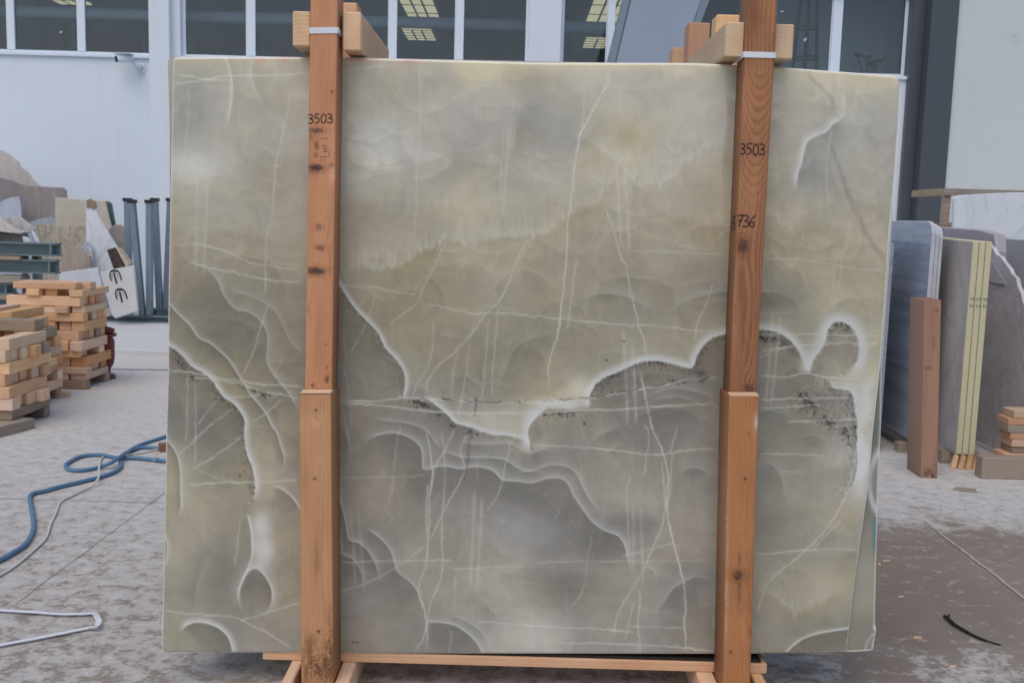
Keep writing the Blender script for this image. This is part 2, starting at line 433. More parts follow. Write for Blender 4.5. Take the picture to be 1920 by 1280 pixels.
# things standing inside behind the right windows
def cone_wire():
    Yb = 17.95
    e = empty('wire_obelisk', (at(1530, 200, Yb).x, Yb, .02), 'tall black wire cone stand behind the window glass', 'wire stand')
    top = at(1513, -60, Yb); cx = at(1513, 60, Yb).x; zt = top.z
    rb, rt = .50, .12; zb = .02
    for k in range(6):
        an = k * math.pi / 3 + .3
        p0 = Vector((cx + rb*math.cos(an), Yb + rb*math.sin(an), zb)); p1 = Vector((cx + rt*math.cos(an), Yb + rt*math.sin(an), zt))
        MB().tube([p0, p1], .024, 6).build('rod', M['wire'], e, True)
    for py in (53, 110, 200, 320):
        z = at(1513, py, Yb).z; f = (z - zb) / (zt - zb); r = rb + (rt - rb) * f
        MB().tube([(cx + r*math.cos(a*math.pi/12), Yb + r*math.sin(a*math.pi/12), z) for a in range(25)], .02, 6).build('ring', M['wire'], e, True)
cone_wire()
def candelabra():
    Yb = 17.8; p = at(1630, 128, Yb)
    e = empty('candelabra', (p.x, Yb, .02), 'dark branched candelabra with flat cups behind the window', 'candelabra')
    MB().tube([(p.x, Yb, .02), (p.x, Yb, p.z - .1)], .03, 8).build('stem', M['wire'], e, True)
    MB().lathe([(.25, 0), (.22, .04), (.04, .07)], (p.x, Yb, .02), 16).build('base', M['wire'], e, True)
    for dx, pyt in ((-.2, 104), (-.06, 108), (.02, 118), (.17, 113), (.09, 124)):
        t = at(1630, pyt, Yb)
        MB().tube([(p.x, Yb, p.z - .3), (p.x + dx*.5, Yb, p.z - .12), (p.x + dx, Yb, t.z - .03)], .013, 6).build('arm', M['wire'], e, True)
        MB().lathe([(.02, -.05), (.085, 0), (.085, .02)], (p.x + dx, Yb, t.z), 12).build('cup', M['wire'], e)
candelabra()
# sheet-metal hopper standing outside, in front of the glass
Yc = 15.2
hop = empty('metal_hopper', (at(1200, 300, Yc).x, Yc, 0), 'slanted blue grey sheet metal hopper rising in front of the window', 'hopper')
def hp(px, py, Y=Yc): return at(px, py, Y)
MB().prism([hp(1192, -40), hp(1330, -40), hp(1262, 150), hp(1146, 150)], (0, .5, 0)).build('panel', M['chute'], hop, bevel=.01)
MB().prism([hp(1178, -40, Yc - .02), hp(1191, -40, Yc - .02), hp(1146, 150, Yc - .02), hp(1131, 150, Yc - .02)], (0, .25, 0)).build('flange', M['steel'], hop, bevel=.005)
MB().prism([hp(1330, -40, Yc - .02), hp(1345, -40, Yc - .02), hp(1276, 150, Yc - .02), hp(1263, 150, Yc - .02)], (0, .25, 0)).build('flange', M['steel'], hop, bevel=.005)
zz = hp(1200, 150).z
for xx in (hp(1150, 150).x, hp(1250, 150).x):
    for yy in (Yc + .02, Yc + .42):
        MB().box(xx - .04, xx + .04, yy, yy + .08, 0, zz + .1).build('leg', M['steel'], hop)

# ------------------------------------------------------------------ stone offcuts by the wall on the left
def offcut(name, label, cat, pts, Yb, thick, mat, k=.12, z0=.06, group=None, ground_ends=True, bevel=.006):
    P = [onlean(x, y, Yb, k) for x, y in pts]
    if ground_ends:
        P = P + [Vector((P[-1].x, Yb + k*z0, z0)), Vector((P[0].x, Yb + k*z0, z0))]
    nrm = Vector((0, 1, -k)).normalized() * thick
    c = sum(P, Vector()) / len(P)
    base = (c.x, Yb, z0)
    o = MB().prism(P, nrm).build(name, mat, None, bevel=bevel, origin=base)
    return tag(o, label, cat, group)
ms = m_stone
G_OFF = 'stone offcuts propped along the plaster wall'
offcut('stone_slab', 'tall pale pinkish stone slab with ragged sloping edge against plaster', 'slab',
       [(-40, 279), (5, 282), (18, 290), (34, 303), (38, 313), (52, 322), (60, 334), (72, 346), (84, 356)], 15.95, .04,
       ms('pale_travertine', (.42, .38, .37), (.55, .51, .49), (.35, .3, .28), .6, 3, .3, (3, 3, .6)), .06, group=G_OFF)
offcut('stone_slab', 'dark mauve grey slab edge below the tall pale pinkish slab', 'slab',
       [(-40, 330), (0, 333), (20, 338), (38, 345), (50, 350)], 15.55, .04, ms('mauve_stone', (.20, .18, .19), (.26, .235, .24), rough=.6, veinamt=.1), .06, group=G_OFF)
mdrip = ms('drip_stone', (.23, .20, .20), (.33, .29, .28), (.15, .11, .08), .6, 1.6, .35, (9, 9, .35))
offcut('stone_slab', 'mauve brown slab with dark vertical streaks and rounded corner', 'slab',
       [(33, 347), (80, 350), (118, 351.5), (123, 356), (126, 385), (128, 410)], 15.25, .04, mdrip, .05, group=G_OFF)
offcut('stone_slab', 'round topped blue grey slab beside the streaked mauve slab', 'slab',
       [(-30, 390), (-5, 382), (8, 375), (22, 370), (36, 369), (40, 390)], 14.95, .04, ms('blue_grey_stone', (.36, .41, .49), (.46, .50, .58), rough=.5, veinamt=.15), .05, group=G_OFF)
offcut('stone_slab', 'blue grey slab with chipped wavy top behind the mottled brown slab', 'slab',
       [(52, 418), (70, 412), (82, 409), (96, 407), (104, 412)], 14.75, .03, ms('blue_grey_stone_chipped', (.25, .30, .36), (.36, .41, .46), rough=.5, veinamt=.15), .05, group=G_OFF)
offcut('stone_slab', 'beige slab with squared top leaning above the mottled brown slab', 'slab',
       [(103, 370), (165, 374.5), (196, 376), (208, 425)], 14.62, .05, ms('beige_stone', (.44, .39, .33), (.56, .50, .43), (.62, .58, .5), .5, 2, .3), .05, group=G_OFF)
offcut('stone_slab', 'narrow dark green slab peeking out behind the beige slab', 'slab',
       [(190, 376), (203, 377.5), (208, 381), (216, 423)], 14.80, .05, ms('green_stone', (.05, .10, .09), (.09, .15, .13), rough=.4, veinamt=.2), .05, group=G_OFF)
offcut('stone_slab', 'mottled brown and cream slab behind the white wedge shaped slab', 'slab',
       [(68, 420), (74, 419), (110, 423), (160, 423), (168, 430), (172, 470)], 14.3, .06, ms('mottled_stone', (.24, .20, .155), (.46, .41, .33), (.58, .53, .44), .55, 3.5, .6, (2, 2, .7)), .05, group=G_OFF)
offcut('stone_slab', 'lumpy grey brown stone piece behind the steel rack posts', 'slab',
       [(204, 430), (214, 421), (226, 421), (232, 430), (236, 460), (245, 480)], 14.2, .06, ms('lump_stone', (.28, .25, .22), (.4, .36, .32), rough=.7), .05, group=G_OFF)
offcut('stone_slab', 'white wedge shaped marble slab with rusty broken tip', 'slab',
       [(161, 376), (170, 373.5), (179, 378), (183, 402), (193, 420), (205, 440), (224, 470), (240, 490)], 13.95, .05,
       ms('white_marble', (.62, .65, .70), (.74, .76, .80), (.42, .40, .40), .4, 1.5, .4), .05, group=G_OFF)
tip = [(162, 375.5), (170, 373), (179, 378), (181, 388), (174, 392), (170, 388), (162, 389)]
tp = MB().prism([onlean(x, y, 13.93, .05) for x, y in tip], (0, .018, 0)).build('rusty_stain', m_plain('rust_crust', (.27, .19, .13), .8, 0, .5, 14), bpy.data.objects['stone_slab.009'])
offcut('stone_slab', 'round topped cream brown slab standing behind the sawn pine stack', 'slab',
       [(115, 505), (116, 480), (122, 469), (132, 462), (140, 461), (150, 466), (158, 473), (168, 480), (172, 510)], 13.75, .05,
       ms('cream_brown_stone', (.33, .27, .22), (.47, .41, .35), (.25, .2, .16), .6, 2.5, .3, (3, 3, .6)), .05, group=G_OFF)
offcut('stone_slab', 'small white marble piece with pointed top beside the round topped slab', 'slab',
       [(149, 466), (161, 451), (172, 462), (176, 500)], 13.85, .04, ms('grey_white_marble', (.5, .53, .58), (.6, .63, .68), rough=.4), .05, group=G_OFF)
offcut('stone_slab', 'low white marble slab with slanted top behind the pine stack', 'slab',
       [(110, 511), (150, 506), (183, 501), (190, 530), (192, 560)], 13.6, .04, ms('bright_marble', (.60, .64, .70), (.72, .75, .80), rough=.4, veinamt=.1), .04, group=G_OFF)
# dark block with a cream side, leaning behind the carved panel
offcut('stone_block', 'dark brown stone block with cream sawn side above the carved panel', 'block',
       [(200, 468), (216, 464), (234, 500), (222, 512), (213, 505)], 13.55, .16, ms('dark_brown_stone', (.035, .022, .022), (.06, .04, .038), (.3, .25, .2), .4, 5, .25), .02, group=None, ground_ends=False)
bo = bpy.data.objects['stone_block']
MB().prism([onlean(x, y, 13.53, .02) for x, y in ((217, 464), (224, 470), (243, 495), (236, 500))], (0, .15, 0)).build('sawn_side', m_plain('cream_stone', (.55, .47, .36), .7), bo)
# its support: the carved white panel stands on the rack beam
def carved_panel():
    Yb, k = 13.25, .05
    pts = [(187, 510), (250, 497), (258, 583), (216, 597), (209, 590)]
    P = [onlean(x, y, Yb, k) for x, y in pts]; c = sum(P, Vector()) / len(P)
    e = tag(MB().prism(P, (0, .06, -.003)).build('carved_panel', m_plain('white_stone_panel', (.60, .60, .60), .6, 0, .12, 5), None, bevel=.006, origin=(c.x, Yb, .3)),
            'white stone panel with two dark three pronged drain carvings leaning at rack', 'stone panel')
    dk = m_plain('dark_groove', (.03, .027, .025), .9); gy = m_plain('grey_groove', (.22, .2, .19), .9)
    for ox, oy in ((0, 0), (10.5, 35)):
        arch = [(205.5, 512), (206, 508.5), (209, 506), (214, 505.2), (219, 505.8), (222.5, 508), (224, 511), (220, 510), (214, 509.2), (209, 510)]
        MB().prism([onlean(x + ox, y + oy, Yb - .004, k) for x, y in arch], (0, .003, 0)).build('groove', dk, e)
        for ln, wd in ((((206, 512), (206.5, 519), (209, 526)), .016), (((213.5, 511), (215.5, 519), (218.5, 531)), .022), (((223.5, 511), (226, 518), (227.5, 525)), .018), (((209.5, 514), (210.5, 520)), .008), (((219, 513), (221.5, 519)), .008)):
            MB().tube([onlean(x + ox, y + oy, Yb - .006, k) for x, y in ln], wd*.5, 6).build('groove', dk if wd > .012 else gy, e)
carved_panel()
# steel rack with paired posts
rack = empty('steel_slab_rack', (at(270, 590, 13.6).x, 13.6, .06), 'galvanised steel slab rack with paired capped posts on channel base', 'rack')
def rpost(pt, pb, Y, wpx=11):
    a, b = at(*pt, Y), at(*pb, Y); hw = wpx / FPX * Y / 2
    MB().prism([(a.x - hw, Y, a.z), (a.x + hw, Y, a.z), (b.x + hw, Y, b.z), (b.x - hw, Y, b.z)], (0, .09, 0)).build('post', M['steel'], rack, bevel=.008)
    MB().box(a.x - hw - .012, a.x + hw + .012, Y - .012, Y + .1, a.z - .01, a.z + .035).build('end_cap', M['black'], rack, bevel=.004)
rpost((237, 376), (241, 600), 13.95); rpost((245.5, 379), (265, 592), 13.62)
rpost((288, 376), (298, 590), 13.95); rpost((278, 379.5), (278.5, 592), 13.62)
rpost((318, 376), (309, 590), 13.97)
zb = at(270, 592, 13.6).z
bx0, bx1 = at(176, 600, 13.55).x, at(330, 600, 13.55).x
cb = MB(); cb.box(bx0, bx1, 13.56, 13.74, zb - .012, zb); cb.box(bx0, bx1, 13.64, 13.66, .08, zb - .012); cb.box(bx0, bx1, 13.56, 13.74, .061, .08)
cb.build('base_beam', M['steel_dark'], rack)
zb2 = at(300, 578, 14.0).z
cb = MB(); cb.box(bx0 + .5, bx1 + .3, 13.93, 14.1, zb2 - .012, zb2); cb.box(bx0 + .5, bx1 + .3, 14.0, 14.02, .08, zb2 - .012); cb.box(bx0 + .5, bx1 + .3, 13.93, 14.1, .061, .08)
cb.build('base_beam', M['steel_dark'], rack)
# stacked channel beams
br = empty('steel_beam_rack', (at(40, 480, 12.3).x, 12.3, .06), 'stacked grey steel channel beams carrying stone scraps by the wall', 'rack')
for (y0, y1, xr) in ((456, 481, 106), (488, 514, 103), (532, 552, 22), (562, 585, 60)):
    a, b = at(xr, y0, 12.3), at(xr, y1, 12.3)
    g = MB(); g.box(-7.4, a.x, 12.3, 12.46, a.z - .018, a.z); g.box(-7.4, a.x, 12.40, 12.42, b.z + .018, a.z - .018); g.box(-7.4, a.x, 12.3, 12.46, b.z, b.z + .018)
    g.build('channel_beam', M['steel_dark'], br)
    MB().box(a.x - .09, a.x - .07, 12.305, 12.40, b.z + .018, a.z - .018).build('stiffener', M['steel_dark'], br)
MB().box(-7.0, -6.85, 12.47, 12.6, .06, at(0, 420, 12.3).z).build('upright', M['steel'], br)
MB().box(at(60, 480, 12.47).x, at(72, 480, 12.47).x, 12.47, 12.57, .06, at(60, 458, 12.47).z).build('upright', M['steel_dark'], br)
MB().box(-7.02, -6.83, 12.46, 12.62, at(0, 420, 12.3).z, at(0, 413, 12.3).z).build('end_cap', M['black'], br)
for y0, y1, xa, xb in ((484, 488.0, -20, 36), (516, 531.5, -10, 38), (552.5, 562, -10, 22)):
    a = at(xa, y0, 12.25); b = at(xb, y1, 12.25)
    MB().box(a.x, b.x, 12.26, 12.5, b.z, a.z + .03 if y0 < 500 else a.z).build('spacer_block', M['pine_grey'], br, bevel=.005)
# stone scraps on the top beam
zt = at(50, 456, 12.3).z
def scrap(pts, Y, thick, mat, label, k=0.0):
    P = [onlean(x, y, Y, k) for x, y in pts]; c = sum(P, Vector()) / len(P)
    return tag(MB().prism(P, (0, thick, 0)).build('stone_scrap', mat, None, bevel=.006, origin=(c.x, Y, zt)), label, 'stone scrap')
sm_c = ms('cream_scrap', (.50, .46, .42), (.64, .60, .56), rough=.6, veinamt=.2)
scrap([(-30, 401), (2, 408), (14, 420), (28, 430), (46, 436), (20, 437), (-30, 430)], 12.32, .10, sm_c, 'curved cream stone strip lying on the upper channel beam')
scrap([(8, 411), (34, 405), (50, 417), (66, 431), (60, 435), (48, 437), (30, 431), (18, 423)], 12.46, .06, ms('pale_scrap', (.45, .43, .41), (.6, .58, .57), rough=.6), 'pale flat stone offcut tilted behind the curved cream strip')
scrap([(-30, 431), (20, 438), (42, 440), (46, 448), (40, 455.5), (-30, 455.5)], 12.38, .14, ms('dark_scrap', (.07, .062, .055), (.13, .115, .10), rough=.8), 'dark rough stone lump wedged under the curved cream strip')
scrap([(41, 442), (52, 447), (58, 455.5), (44, 455.5)], 12.34, .08, ms('white_scrap', (.6, .62, .65), (.7, .72, .75), rough=.6), 'small white stone chip at the end of the dark lump')
scrap([(58, 434), (62, 433), (74, 455.5), (68, 455.5)], 12.36, .05, ms('white_scrap_b', (.6, .62, .65), (.7, .72, .75), rough=.6), 'thin white stone splinter leaning on the channel beam')

# ------------------------------------------------------------------ sawn pine stacks
def timber_mesh(L, W, H, mat):
    m = MB().box(-L/2, L/2, -W/2, W/2, -H/2, H/2).build('timber_block', mat, None, bevel=.004)
    me = m.data; bpy.data.objects.remove(m); return me
TM = {}
def stack(xr, y0, depth, width, layers, label, group, seed, hs=(.072, .06, .085)):
    rd = random.Random(seed); z = 0.0
    mats = [M['pine'], M['pine_pale'], M['pine_pale'], M['pine'], M['pine_grey']]
    # bearers
    for i, yy in enumerate((y0 + .06, y0 + depth - .06)):
        key = ('b', width); 
        if key not in TM: TM[key] = timber_mesh(width, .09, .075, M['pine_grey'])
        o = bpy.data.objects.new('timber_block', TM[key]); COL.objects.link(o); o.location = (xr - width/2, yy, .0385)
        tag(o, 'weathered bearer lying on the concrete under the ' + label.split(' in the ')[1].split('stack')[0] + 'stack', 'timber', group)
    z = .077; what = label.split(' in the ')[1].split('stack')[0] + 'stack'; ORD = 'first second third fourth fifth sixth seventh eighth ninth tenth eleventh twelfth thirteenth fourteenth fifteenth'.split()
    for k in range(layers):
        h = rd.choice(hs); along_x = (k % 2 == 1)
        span = depth if along_x else width
        n = max(3, int(span / rd.choice((.098, .115, .125)))); pitch = span / n
        shift = rd.uniform(-.03, .03)
        for i in range(n):
            if k > layers - 3 and rd.random() < .3: continue
            if rd.random() < .05 and 0 < i < n - 1: continue
            L = (width if along_x else depth) * rd.uniform(.86, 1.05); W = pitch * rd.uniform(.86, .97)
            key = (round(L, 2), round(W, 2), h, 4 if rd.random() < .08 else rd.randrange(4))
            if key not in TM: TM[key] = timber_mesh(L, round(W, 3) - .002, h - .0015, mats[key[3]])
            o = bpy.data.objects.new('timber_block', TM[key]); COL.objects.link(o)
            c = (i + .5) * pitch
            ox = rd.uniform(-.045, .03) + shift
            if along_x: o.location = (xr - width/2 + ox, y0 + c, z + h/2); o.rotation_euler.z = rd.uniform(-.004, .004)
            else: o.location = (xr - width + c, y0 + depth/2 + ox, z + h/2); o.rotation_euler.z = math.pi/2 + rd.uniform(-.004, .004)
            tag(o, ('grey weathered' if key[3] == 4 else 'yellow sawn') + ' pine timber, ' + ORD[k] + ' layer above the bearers, in the ' + what, 'timber', group)
        z += h
    return z
stack(-3.52, 7.02, .62, .62, 8, 'short sawn pine timber in the low stack on weathered bearers', 'timbers of the low pine stack', 3)
stack(-3.78, 7.86, .56, .58, 9, 'short sawn pine timber in the middle pine stack', 'timbers of the middle pine stack', 5)
stack(-3.72, 8.74, .56, .62, 12, 'short sawn pine timber in the tall stack beside the red iron fitting', 'timbers of the tall pine stack', 9)
def loose(px, py, L, W, H, rz, mat, label):
    p = gnd(px, py); o = MB().box(-L/2, L/2, -W/2, W/2, 0, H).build('timber_block', mat, None, bevel=.004)
    o.location = p; o.rotation_euler.z = rz; return tag(o, label, 'timber')
loose(112, 744, .16, .07, .05, .15, M['pine'], 'single pine offcut lying on the concrete by the stacks')
loose(12, 812, .42, .12, .075, 1.3, M['pine_grey'], 'brown weathered bearer end poking out under the low stack')
loose(313, 845, .10, .06, .055, .5, M['pine_brown'], 'small brown wood block by the hose at the slab edge')
loose(176, 729, .05, .03, .012, .3, M['pine_pale'], 'tiny pale wood chip beside the tall pine stack')

# red cast iron fitting
rp = gnd(196, 709)
rf = empty('iron_fitting', (rp.x, rp.y, 0), 'dark red cast iron pump stand with bolted foot by the pine stack', 'iron stand')
MB().lathe([(.10, .0), (.10, .03), (.06, .045), (.055, .09), (.085, .14), (.095, .2), (.095, .36), (.08, .39), (.08, .42)], (rp.x, rp.y, 0), 20).build('body', M['red_iron'], rf, True)
MB().lathe([(.115, 0), (.115, .022)], (rp.x, rp.y, .40), 20).build('flange', M['red_iron'], rf)
MB().tube([(rp.x - .13, rp.y - .02, .455), (rp.x - .02, rp.y, .465), (rp.x + .085, rp.y, .43)], [.035, .04, .045], 10).build('spout', M['red_iron'], rf, True)
for k in range(8):
    an = k * math.pi / 4
    MB().lathe([(.010, 0), (.010, .012)], (rp.x + .085*math.cos(an), rp.y + .085*math.sin(an), .031), 6).build('bolt', M['steel'], rf)

# ------------------------------------------------------------------ hose, cable, strap on the floor
def crv(pts, n=6):
    """Catmull-Rom through 3d points"""
    P = [Vector(p) for p in pts]; P = [P[0]*2 - P[1]] + P + [P[-1]*2 - P[-2]]; out = []
    for i in range(1, len(P) - 2):
        for k in range(n):
            t = k / n
            out.append(.5*((2*P[i]) + (P[i+1]-P[i-1])*t + (2*P[i-1]-5*P[i]+4*P[i+1]-P[i+2])*t*t + (3*P[i]-P[i-1]-3*P[i+1]+P[i+2])*t**3))
    out.append(P[-2]); return out
hose_px = [(-40, 1064), (0, 1049), (22, 1037), (45, 1022), (58, 1004), (63, 984), (60, 957), (56, 932), (64, 924), (85, 919.5), (112, 912), (150, 903), (187, 894), (212, 885), (226, 875), (224, 862), (208, 855.5), (180, 852), (150, 856), (129, 866), (123, 873), (131, 880), (157, 881), (187, 875), (210, 866), (232, 851), (262, 834), (307, 819), (345, 806)]
hz = []
for i, (x, y) in enumerate(hose_px):
    z = .014 + (.026 if i in (24, 25) else 0.0)
    hz.append(gnd(x, y, z))
hs = empty('garden_hose', gnd(150, 880), 'blue rubber hose looped on the dusty concrete', 'hose')
MB().tube(crv(hz, 8), .0118, 10).build('hose_tube', M['hose'], hs, True)
MB().tube(crv([gnd(212, 858.5, .014), gnd(235, 858, .014), gnd(262, 859, .014), gnd(309, 864, .014), gnd(340, 868, .014)]), .0118, 10).build('hose_tube', M['hose'], hs, True)
MB().tube(crv([gnd(236, 848, .014), gnd(262, 839, .014), gnd(285, 839, .014), gnd(304, 841, .014), gnd(335, 848, .014)]), .0118, 10).build('hose_tube', M['hose'], hs, True)
MB().tube([gnd(288, 861.5, .014), gnd(296, 862.5, .014)], .017, 10).build('hose_clamp', M['steel'], hs)
cab = [(-30, 1092), (0, 1078), (30, 1059), (60, 1034), (86, 1008), (94, 984), (105, 961), (114, 940), (139, 927), (165, 914), (184, 897), (186, 875), (190, 860), (202, 852), (225, 853), (262, 849), (292, 843), (330, 836)]
tag(MB().tube(crv([gnd(x, y, .008 + (.03 if 860 < y < 902 and 180 < x < 190 else 0.0)) for x, y in cab], 8), .006, 8).build('power_cable', M['cable'], None, True, origin=gnd(100, 970)),
    'thin off white cable trailing across the concrete over the hose', 'cable')
stp = [(-40, 1141), (0, 1143), (70, 1147), (110, 1150), (150, 1150), (175, 1149), (182, 1156), (185, 1164), (180, 1172), (165, 1176), (140, 1181), (70, 1195), (0, 1208), (-40, 1216)]
tag(MB().ribbon(crv([gnd(x, y, .012 + (.012 if i in (6, 7, 8) else 0)) for i, (x, y) in enumerate(stp)], 5), .022, (0, 0, 1), 0).build('plastic_strap', M['strap'], None, origin=gnd(100, 1170)),
    'white plastic packing strap folded back on itself on the concrete', 'strap')

# ------------------------------------------------------------------ right hand bundles
def yslab(name, label, cat, poly, X, thick, mat, parent=None, group=None, bevel=.004, edge_mat=None):
    """slab standing along Y: outline of (Y,z) extruded to +X"""
    P = [Vector((X, y, z)) for y, z in poly]; c = sum(P, Vector()) / len(P)
    o = MB().prism(P, (thick, 0, 0)).build(name, mat, None, bevel=bevel, origin=(X, poly[0][0], min(z for y, z in poly)))
    if edge_mat:
        o.data.materials.append(edge_mat)
        for p in o.data.polygons:
            if abs(p.normal.x) < .8: p.material_index = 1
    return tag(o, label, cat, group)
m_blue = ms('blue_striped_marble', (.26, .31, .40), (.46, .51, .59), (.14, .17, .22), .16, 1.3, .3, (.25, .25, 4))
m_blue_e = ms('blue_marble_edge', (.42, .45, .50), (.58, .60, .64), (.3, .33, .36), .6, 3, .2)
XB = at(1735, 600, 7.0).x
zt_b, zb_b = at(1735, 414, 7.0).z, .10
pb = [(7.0, zb_b), (7.0, zt_b - .08), (7.02, zt_b - .03), (7.06, zt_b - .006), (7.10, zt_b), (9.6, zt_b), (9.6, zb_b)]
for i in range(3):
    yslab('blue_marble_slab', ['blue grey striped marble slab with dark polished face behind the timber post', 'thin blue grey slab packed second in the striped marble bundle', 'thin blue grey slab packed third in the striped marble bundle'][i], 'slab',
          [(y + .012*i, z - .015*i) for y, z in pb], XB + i*.031, .028, m_blue, None, 'striped blue marble bundle', edge_mat=m_blue_e)
for yy in (7.15, 9.2):
    tag(MB().box(XB - .06, XB + .15, yy, yy + .09, 0, zb_b - .03).build('bearer', M['pine_grey']), 'low wooden bearer under the blue striped marble bundle', 'timber', 'bearers under the blue bundle')
yslab('grey_slab', 'narrow speckled grey slab standing beside the blue striped bundle', 'slab',
      [(7.15, .02), (7.15, at(1660, 455, 7.15).z), (9.0, at(1660, 455, 7.15).z), (9.0, .02)], at(1655, 600, 7.15).x, .045, ms('speckled_grey', (.26, .30, .36), (.36, .40, .46), rough=.6, scale=12))
tb = empty('timber_post', (at(1750, 700, 6.42).x, 6.42, 0), 'short brown timber post with dirty foot in front of blue marble', 'timber post')
m_ygrey = ms('grey_brown_stone', (.42, .385, .365), (.58, .53, .51), (.2, .2, .22), .55, 2.2, .28, (1, .8, .5))
m_yel = m_plain('pale_yellow_edge', (.60, .56, .36), .6, 0, .10, 7)
XY = at(1813, 600, 6.75).x
zt_y = at(1813, 452, 6.75).z
for i in range(3):
    o = yslab('yellow_edged_slab', 'grey brown stone slab with pale yellow edge, ' + ['outermost face towards the timber post', 'middle of its three', 'against the broken grey slab'][i], 'slab',
              [(6.75, .09), (6.75, zt_y), (9.2, zt_y + .05), (9.2, .09)], XY + i*.0435, .040, m_ygrey, None, 'three yellow edged slabs', edge_mat=m_yel)
    g1 = MB()
    for row, py in enumerate((561, 574)):
        for q in range(2):
            z = at(1830, py, 6.75).z; x = XY + i*.0435 + .011 + q*.017; rd = random.Random(i*7 + row*3 + q)
            zig = [(x + rd.uniform(-.002, .008), 6.747, z + dz) for dz in (.010, .006, .002, -.002, -.006)]
            g1.ribbon(zig, .0032, (0, -1, 0), .0015); g1.ribbon([(x - .001, 6.747, z + .004), (x + .006, 6.747, z + .003)], .003, (0, -1, 0), .0015)
    g1.build('ink_number', M['ink'], o)
for yy in (6.85, 8.9):
    tag(MB().box(XY - .05, XY + .2, yy, yy + .09, 0, .088).build('bearer', M['pine_grey']), 'low wooden bearer under the yellow edged slabs', 'timber', 'bearers under the yellow edged slabs')
for i in range(4):
    x = XY - .05 + i*.05; o = MB().prism([(x, 6.70, 0), (x + .035, 6.70, 0), (x + .05, 6.70, .09), (x + .028, 6.70, .10)], (0, .03, 0)).build('edge_splinter', M['pine_pale'], None, bevel=.002)
    tag(o, 'pale yellow splinter of broken edging at the foot of the yellow edged slabs', 'splinter', 'splinters under the yellow edged slabs')
# broken grey slab
XG = 3.52
br_px = [(1840, 452), (1853, 457), (1862, 466), (1868, 477), (1876, 481), (1883, 492), (1893, 504), (1897, 514), (1905, 521), (1908, 536), (1914, 548), (1918, 566), (1926, 580), (1930, 610), (1936, 660)]
bp = [(onX(x, y, XG).y, onX(x, y, XG).z) for x, y in br_px]
poly = [(bp[-1][0] - .02, .03)] + bp[::-1] + [(9.0, bp[0][1]), (9.0, .03)]
yslab('broken_slab', 'grey mauve slab with jagged broken slanting edge', 'slab', poly, XG, .03, ms('mauve_grey_slab', (.50, .47, .475), (.66, .62, .625), (.2, .19, .19), .5, 2.0, .25), bevel=.003)
ps = [onX(x, y, XG - .012) for x, y in ((1852, 478), (1862, 492), (1874, 512), (1886, 533), (1866, 531), (1850, 524))]
tag(MB().prism(ps, (.004, 0, 0)).build('plastic_sheet', m_plain('milky_plastic', (.50, .50, .53), .25), None, origin=ps[0]), 'scrap of milky plastic sheet clinging to the broken grey slab', 'plastic sheet')
XP = 3.66
zp = onX(1820, 431, XP).z
for i in range(3):
    yn = onX(1868, 460, XP).y + .03*i
    yslab('pink_grey_slab', 'pinkish grey slab behind the yellow edged slabs, ' + ['ribbed end showing', 'second of its bundle', 'third of its bundle'][i], 'slab',
          [(yn, .03), (yn, zp - .16), (yn + .05, zp - .03), (yn + .3, zp), (9.0, zp + .02), (9.0, .03)], XP + i*.04, .035, ms('pink_grey', (.36, .335, .35), (.47, .44, .46), (.25, .22, .23), .6, 6, .3) if i == 0 else bpy.data.materials['pink_grey'], None, 'pinkish grey bundle')
XL = 4.05
yslab('light_slab', 'smooth light grey slab beyond the broken slab', 'slab',
      [(6.9, .03), (6.9, onX(1890, 452, XL).z), (onX(1884, 450, XL).y, onX(1884, 447, XL).z), (onX(1880, 455, XL).y + .1, .8), (onX(1880, 455, XL).y + .1, .03)], XL, .04, ms('light_grey', (.42, .42, .43), (.52, .52, .53), rough=.4, veinamt=.1))
offcut('white_marble_slab', 'white marble slab with soft grey veins in front of wooden crate', 'slab',
       [(1788, 445), (1788, 378), (1790, 371), (1800, 366), (1850, 363), (1900, 361), (1990, 362)], 9.6, .05,
       ms('carrara', (.60, .64, .69), (.70, .74, .79), (.44, .48, .54), .4, 1.3, .45, (1.3, 1, .8)), .02, z0=0)
crate = empty('wooden_crate', (at(1840, 500, 10.2).x, 10.2, 0), 'open wooden crate frame of weathered boards behind white marble', 'crate')
cx0 = at(1768, 400, 10.2).x; cz1 = at(1800, 354, 10.2).z
for x in (cx0, cx0 + .85, cx0 + 1.7):
    MB().box(x, x + .07, 10.2, 10.27, 0, cz1 - .07).build('upright', M['pine_grey'], crate, bevel=.003)
for z in (cz1 - .07, cz1 - .42, .9, .3):
    MB().box(cx0 - .02, cx0 + 1.9, 10.17, 10.199, z, z + .07).build('board', M['pine_grey'], crate, bevel=.003)
    MB().box(cx0 - .02, cx0 + .05, 10.28, 11.0, z, z + .07).build('board', M['pine_grey'], crate, bevel=.003)
MB().prism([(cx0 + .06, 10.21, cz1 - .36), (cx0 + .13, 10.21, cz1 - .36), (cx0 + .55, 10.21, cz1 - .08), (cx0 + .47, 10.21, cz1 - .08)], (0, .03, 0)).build('brace', M['pine_grey'], crate)
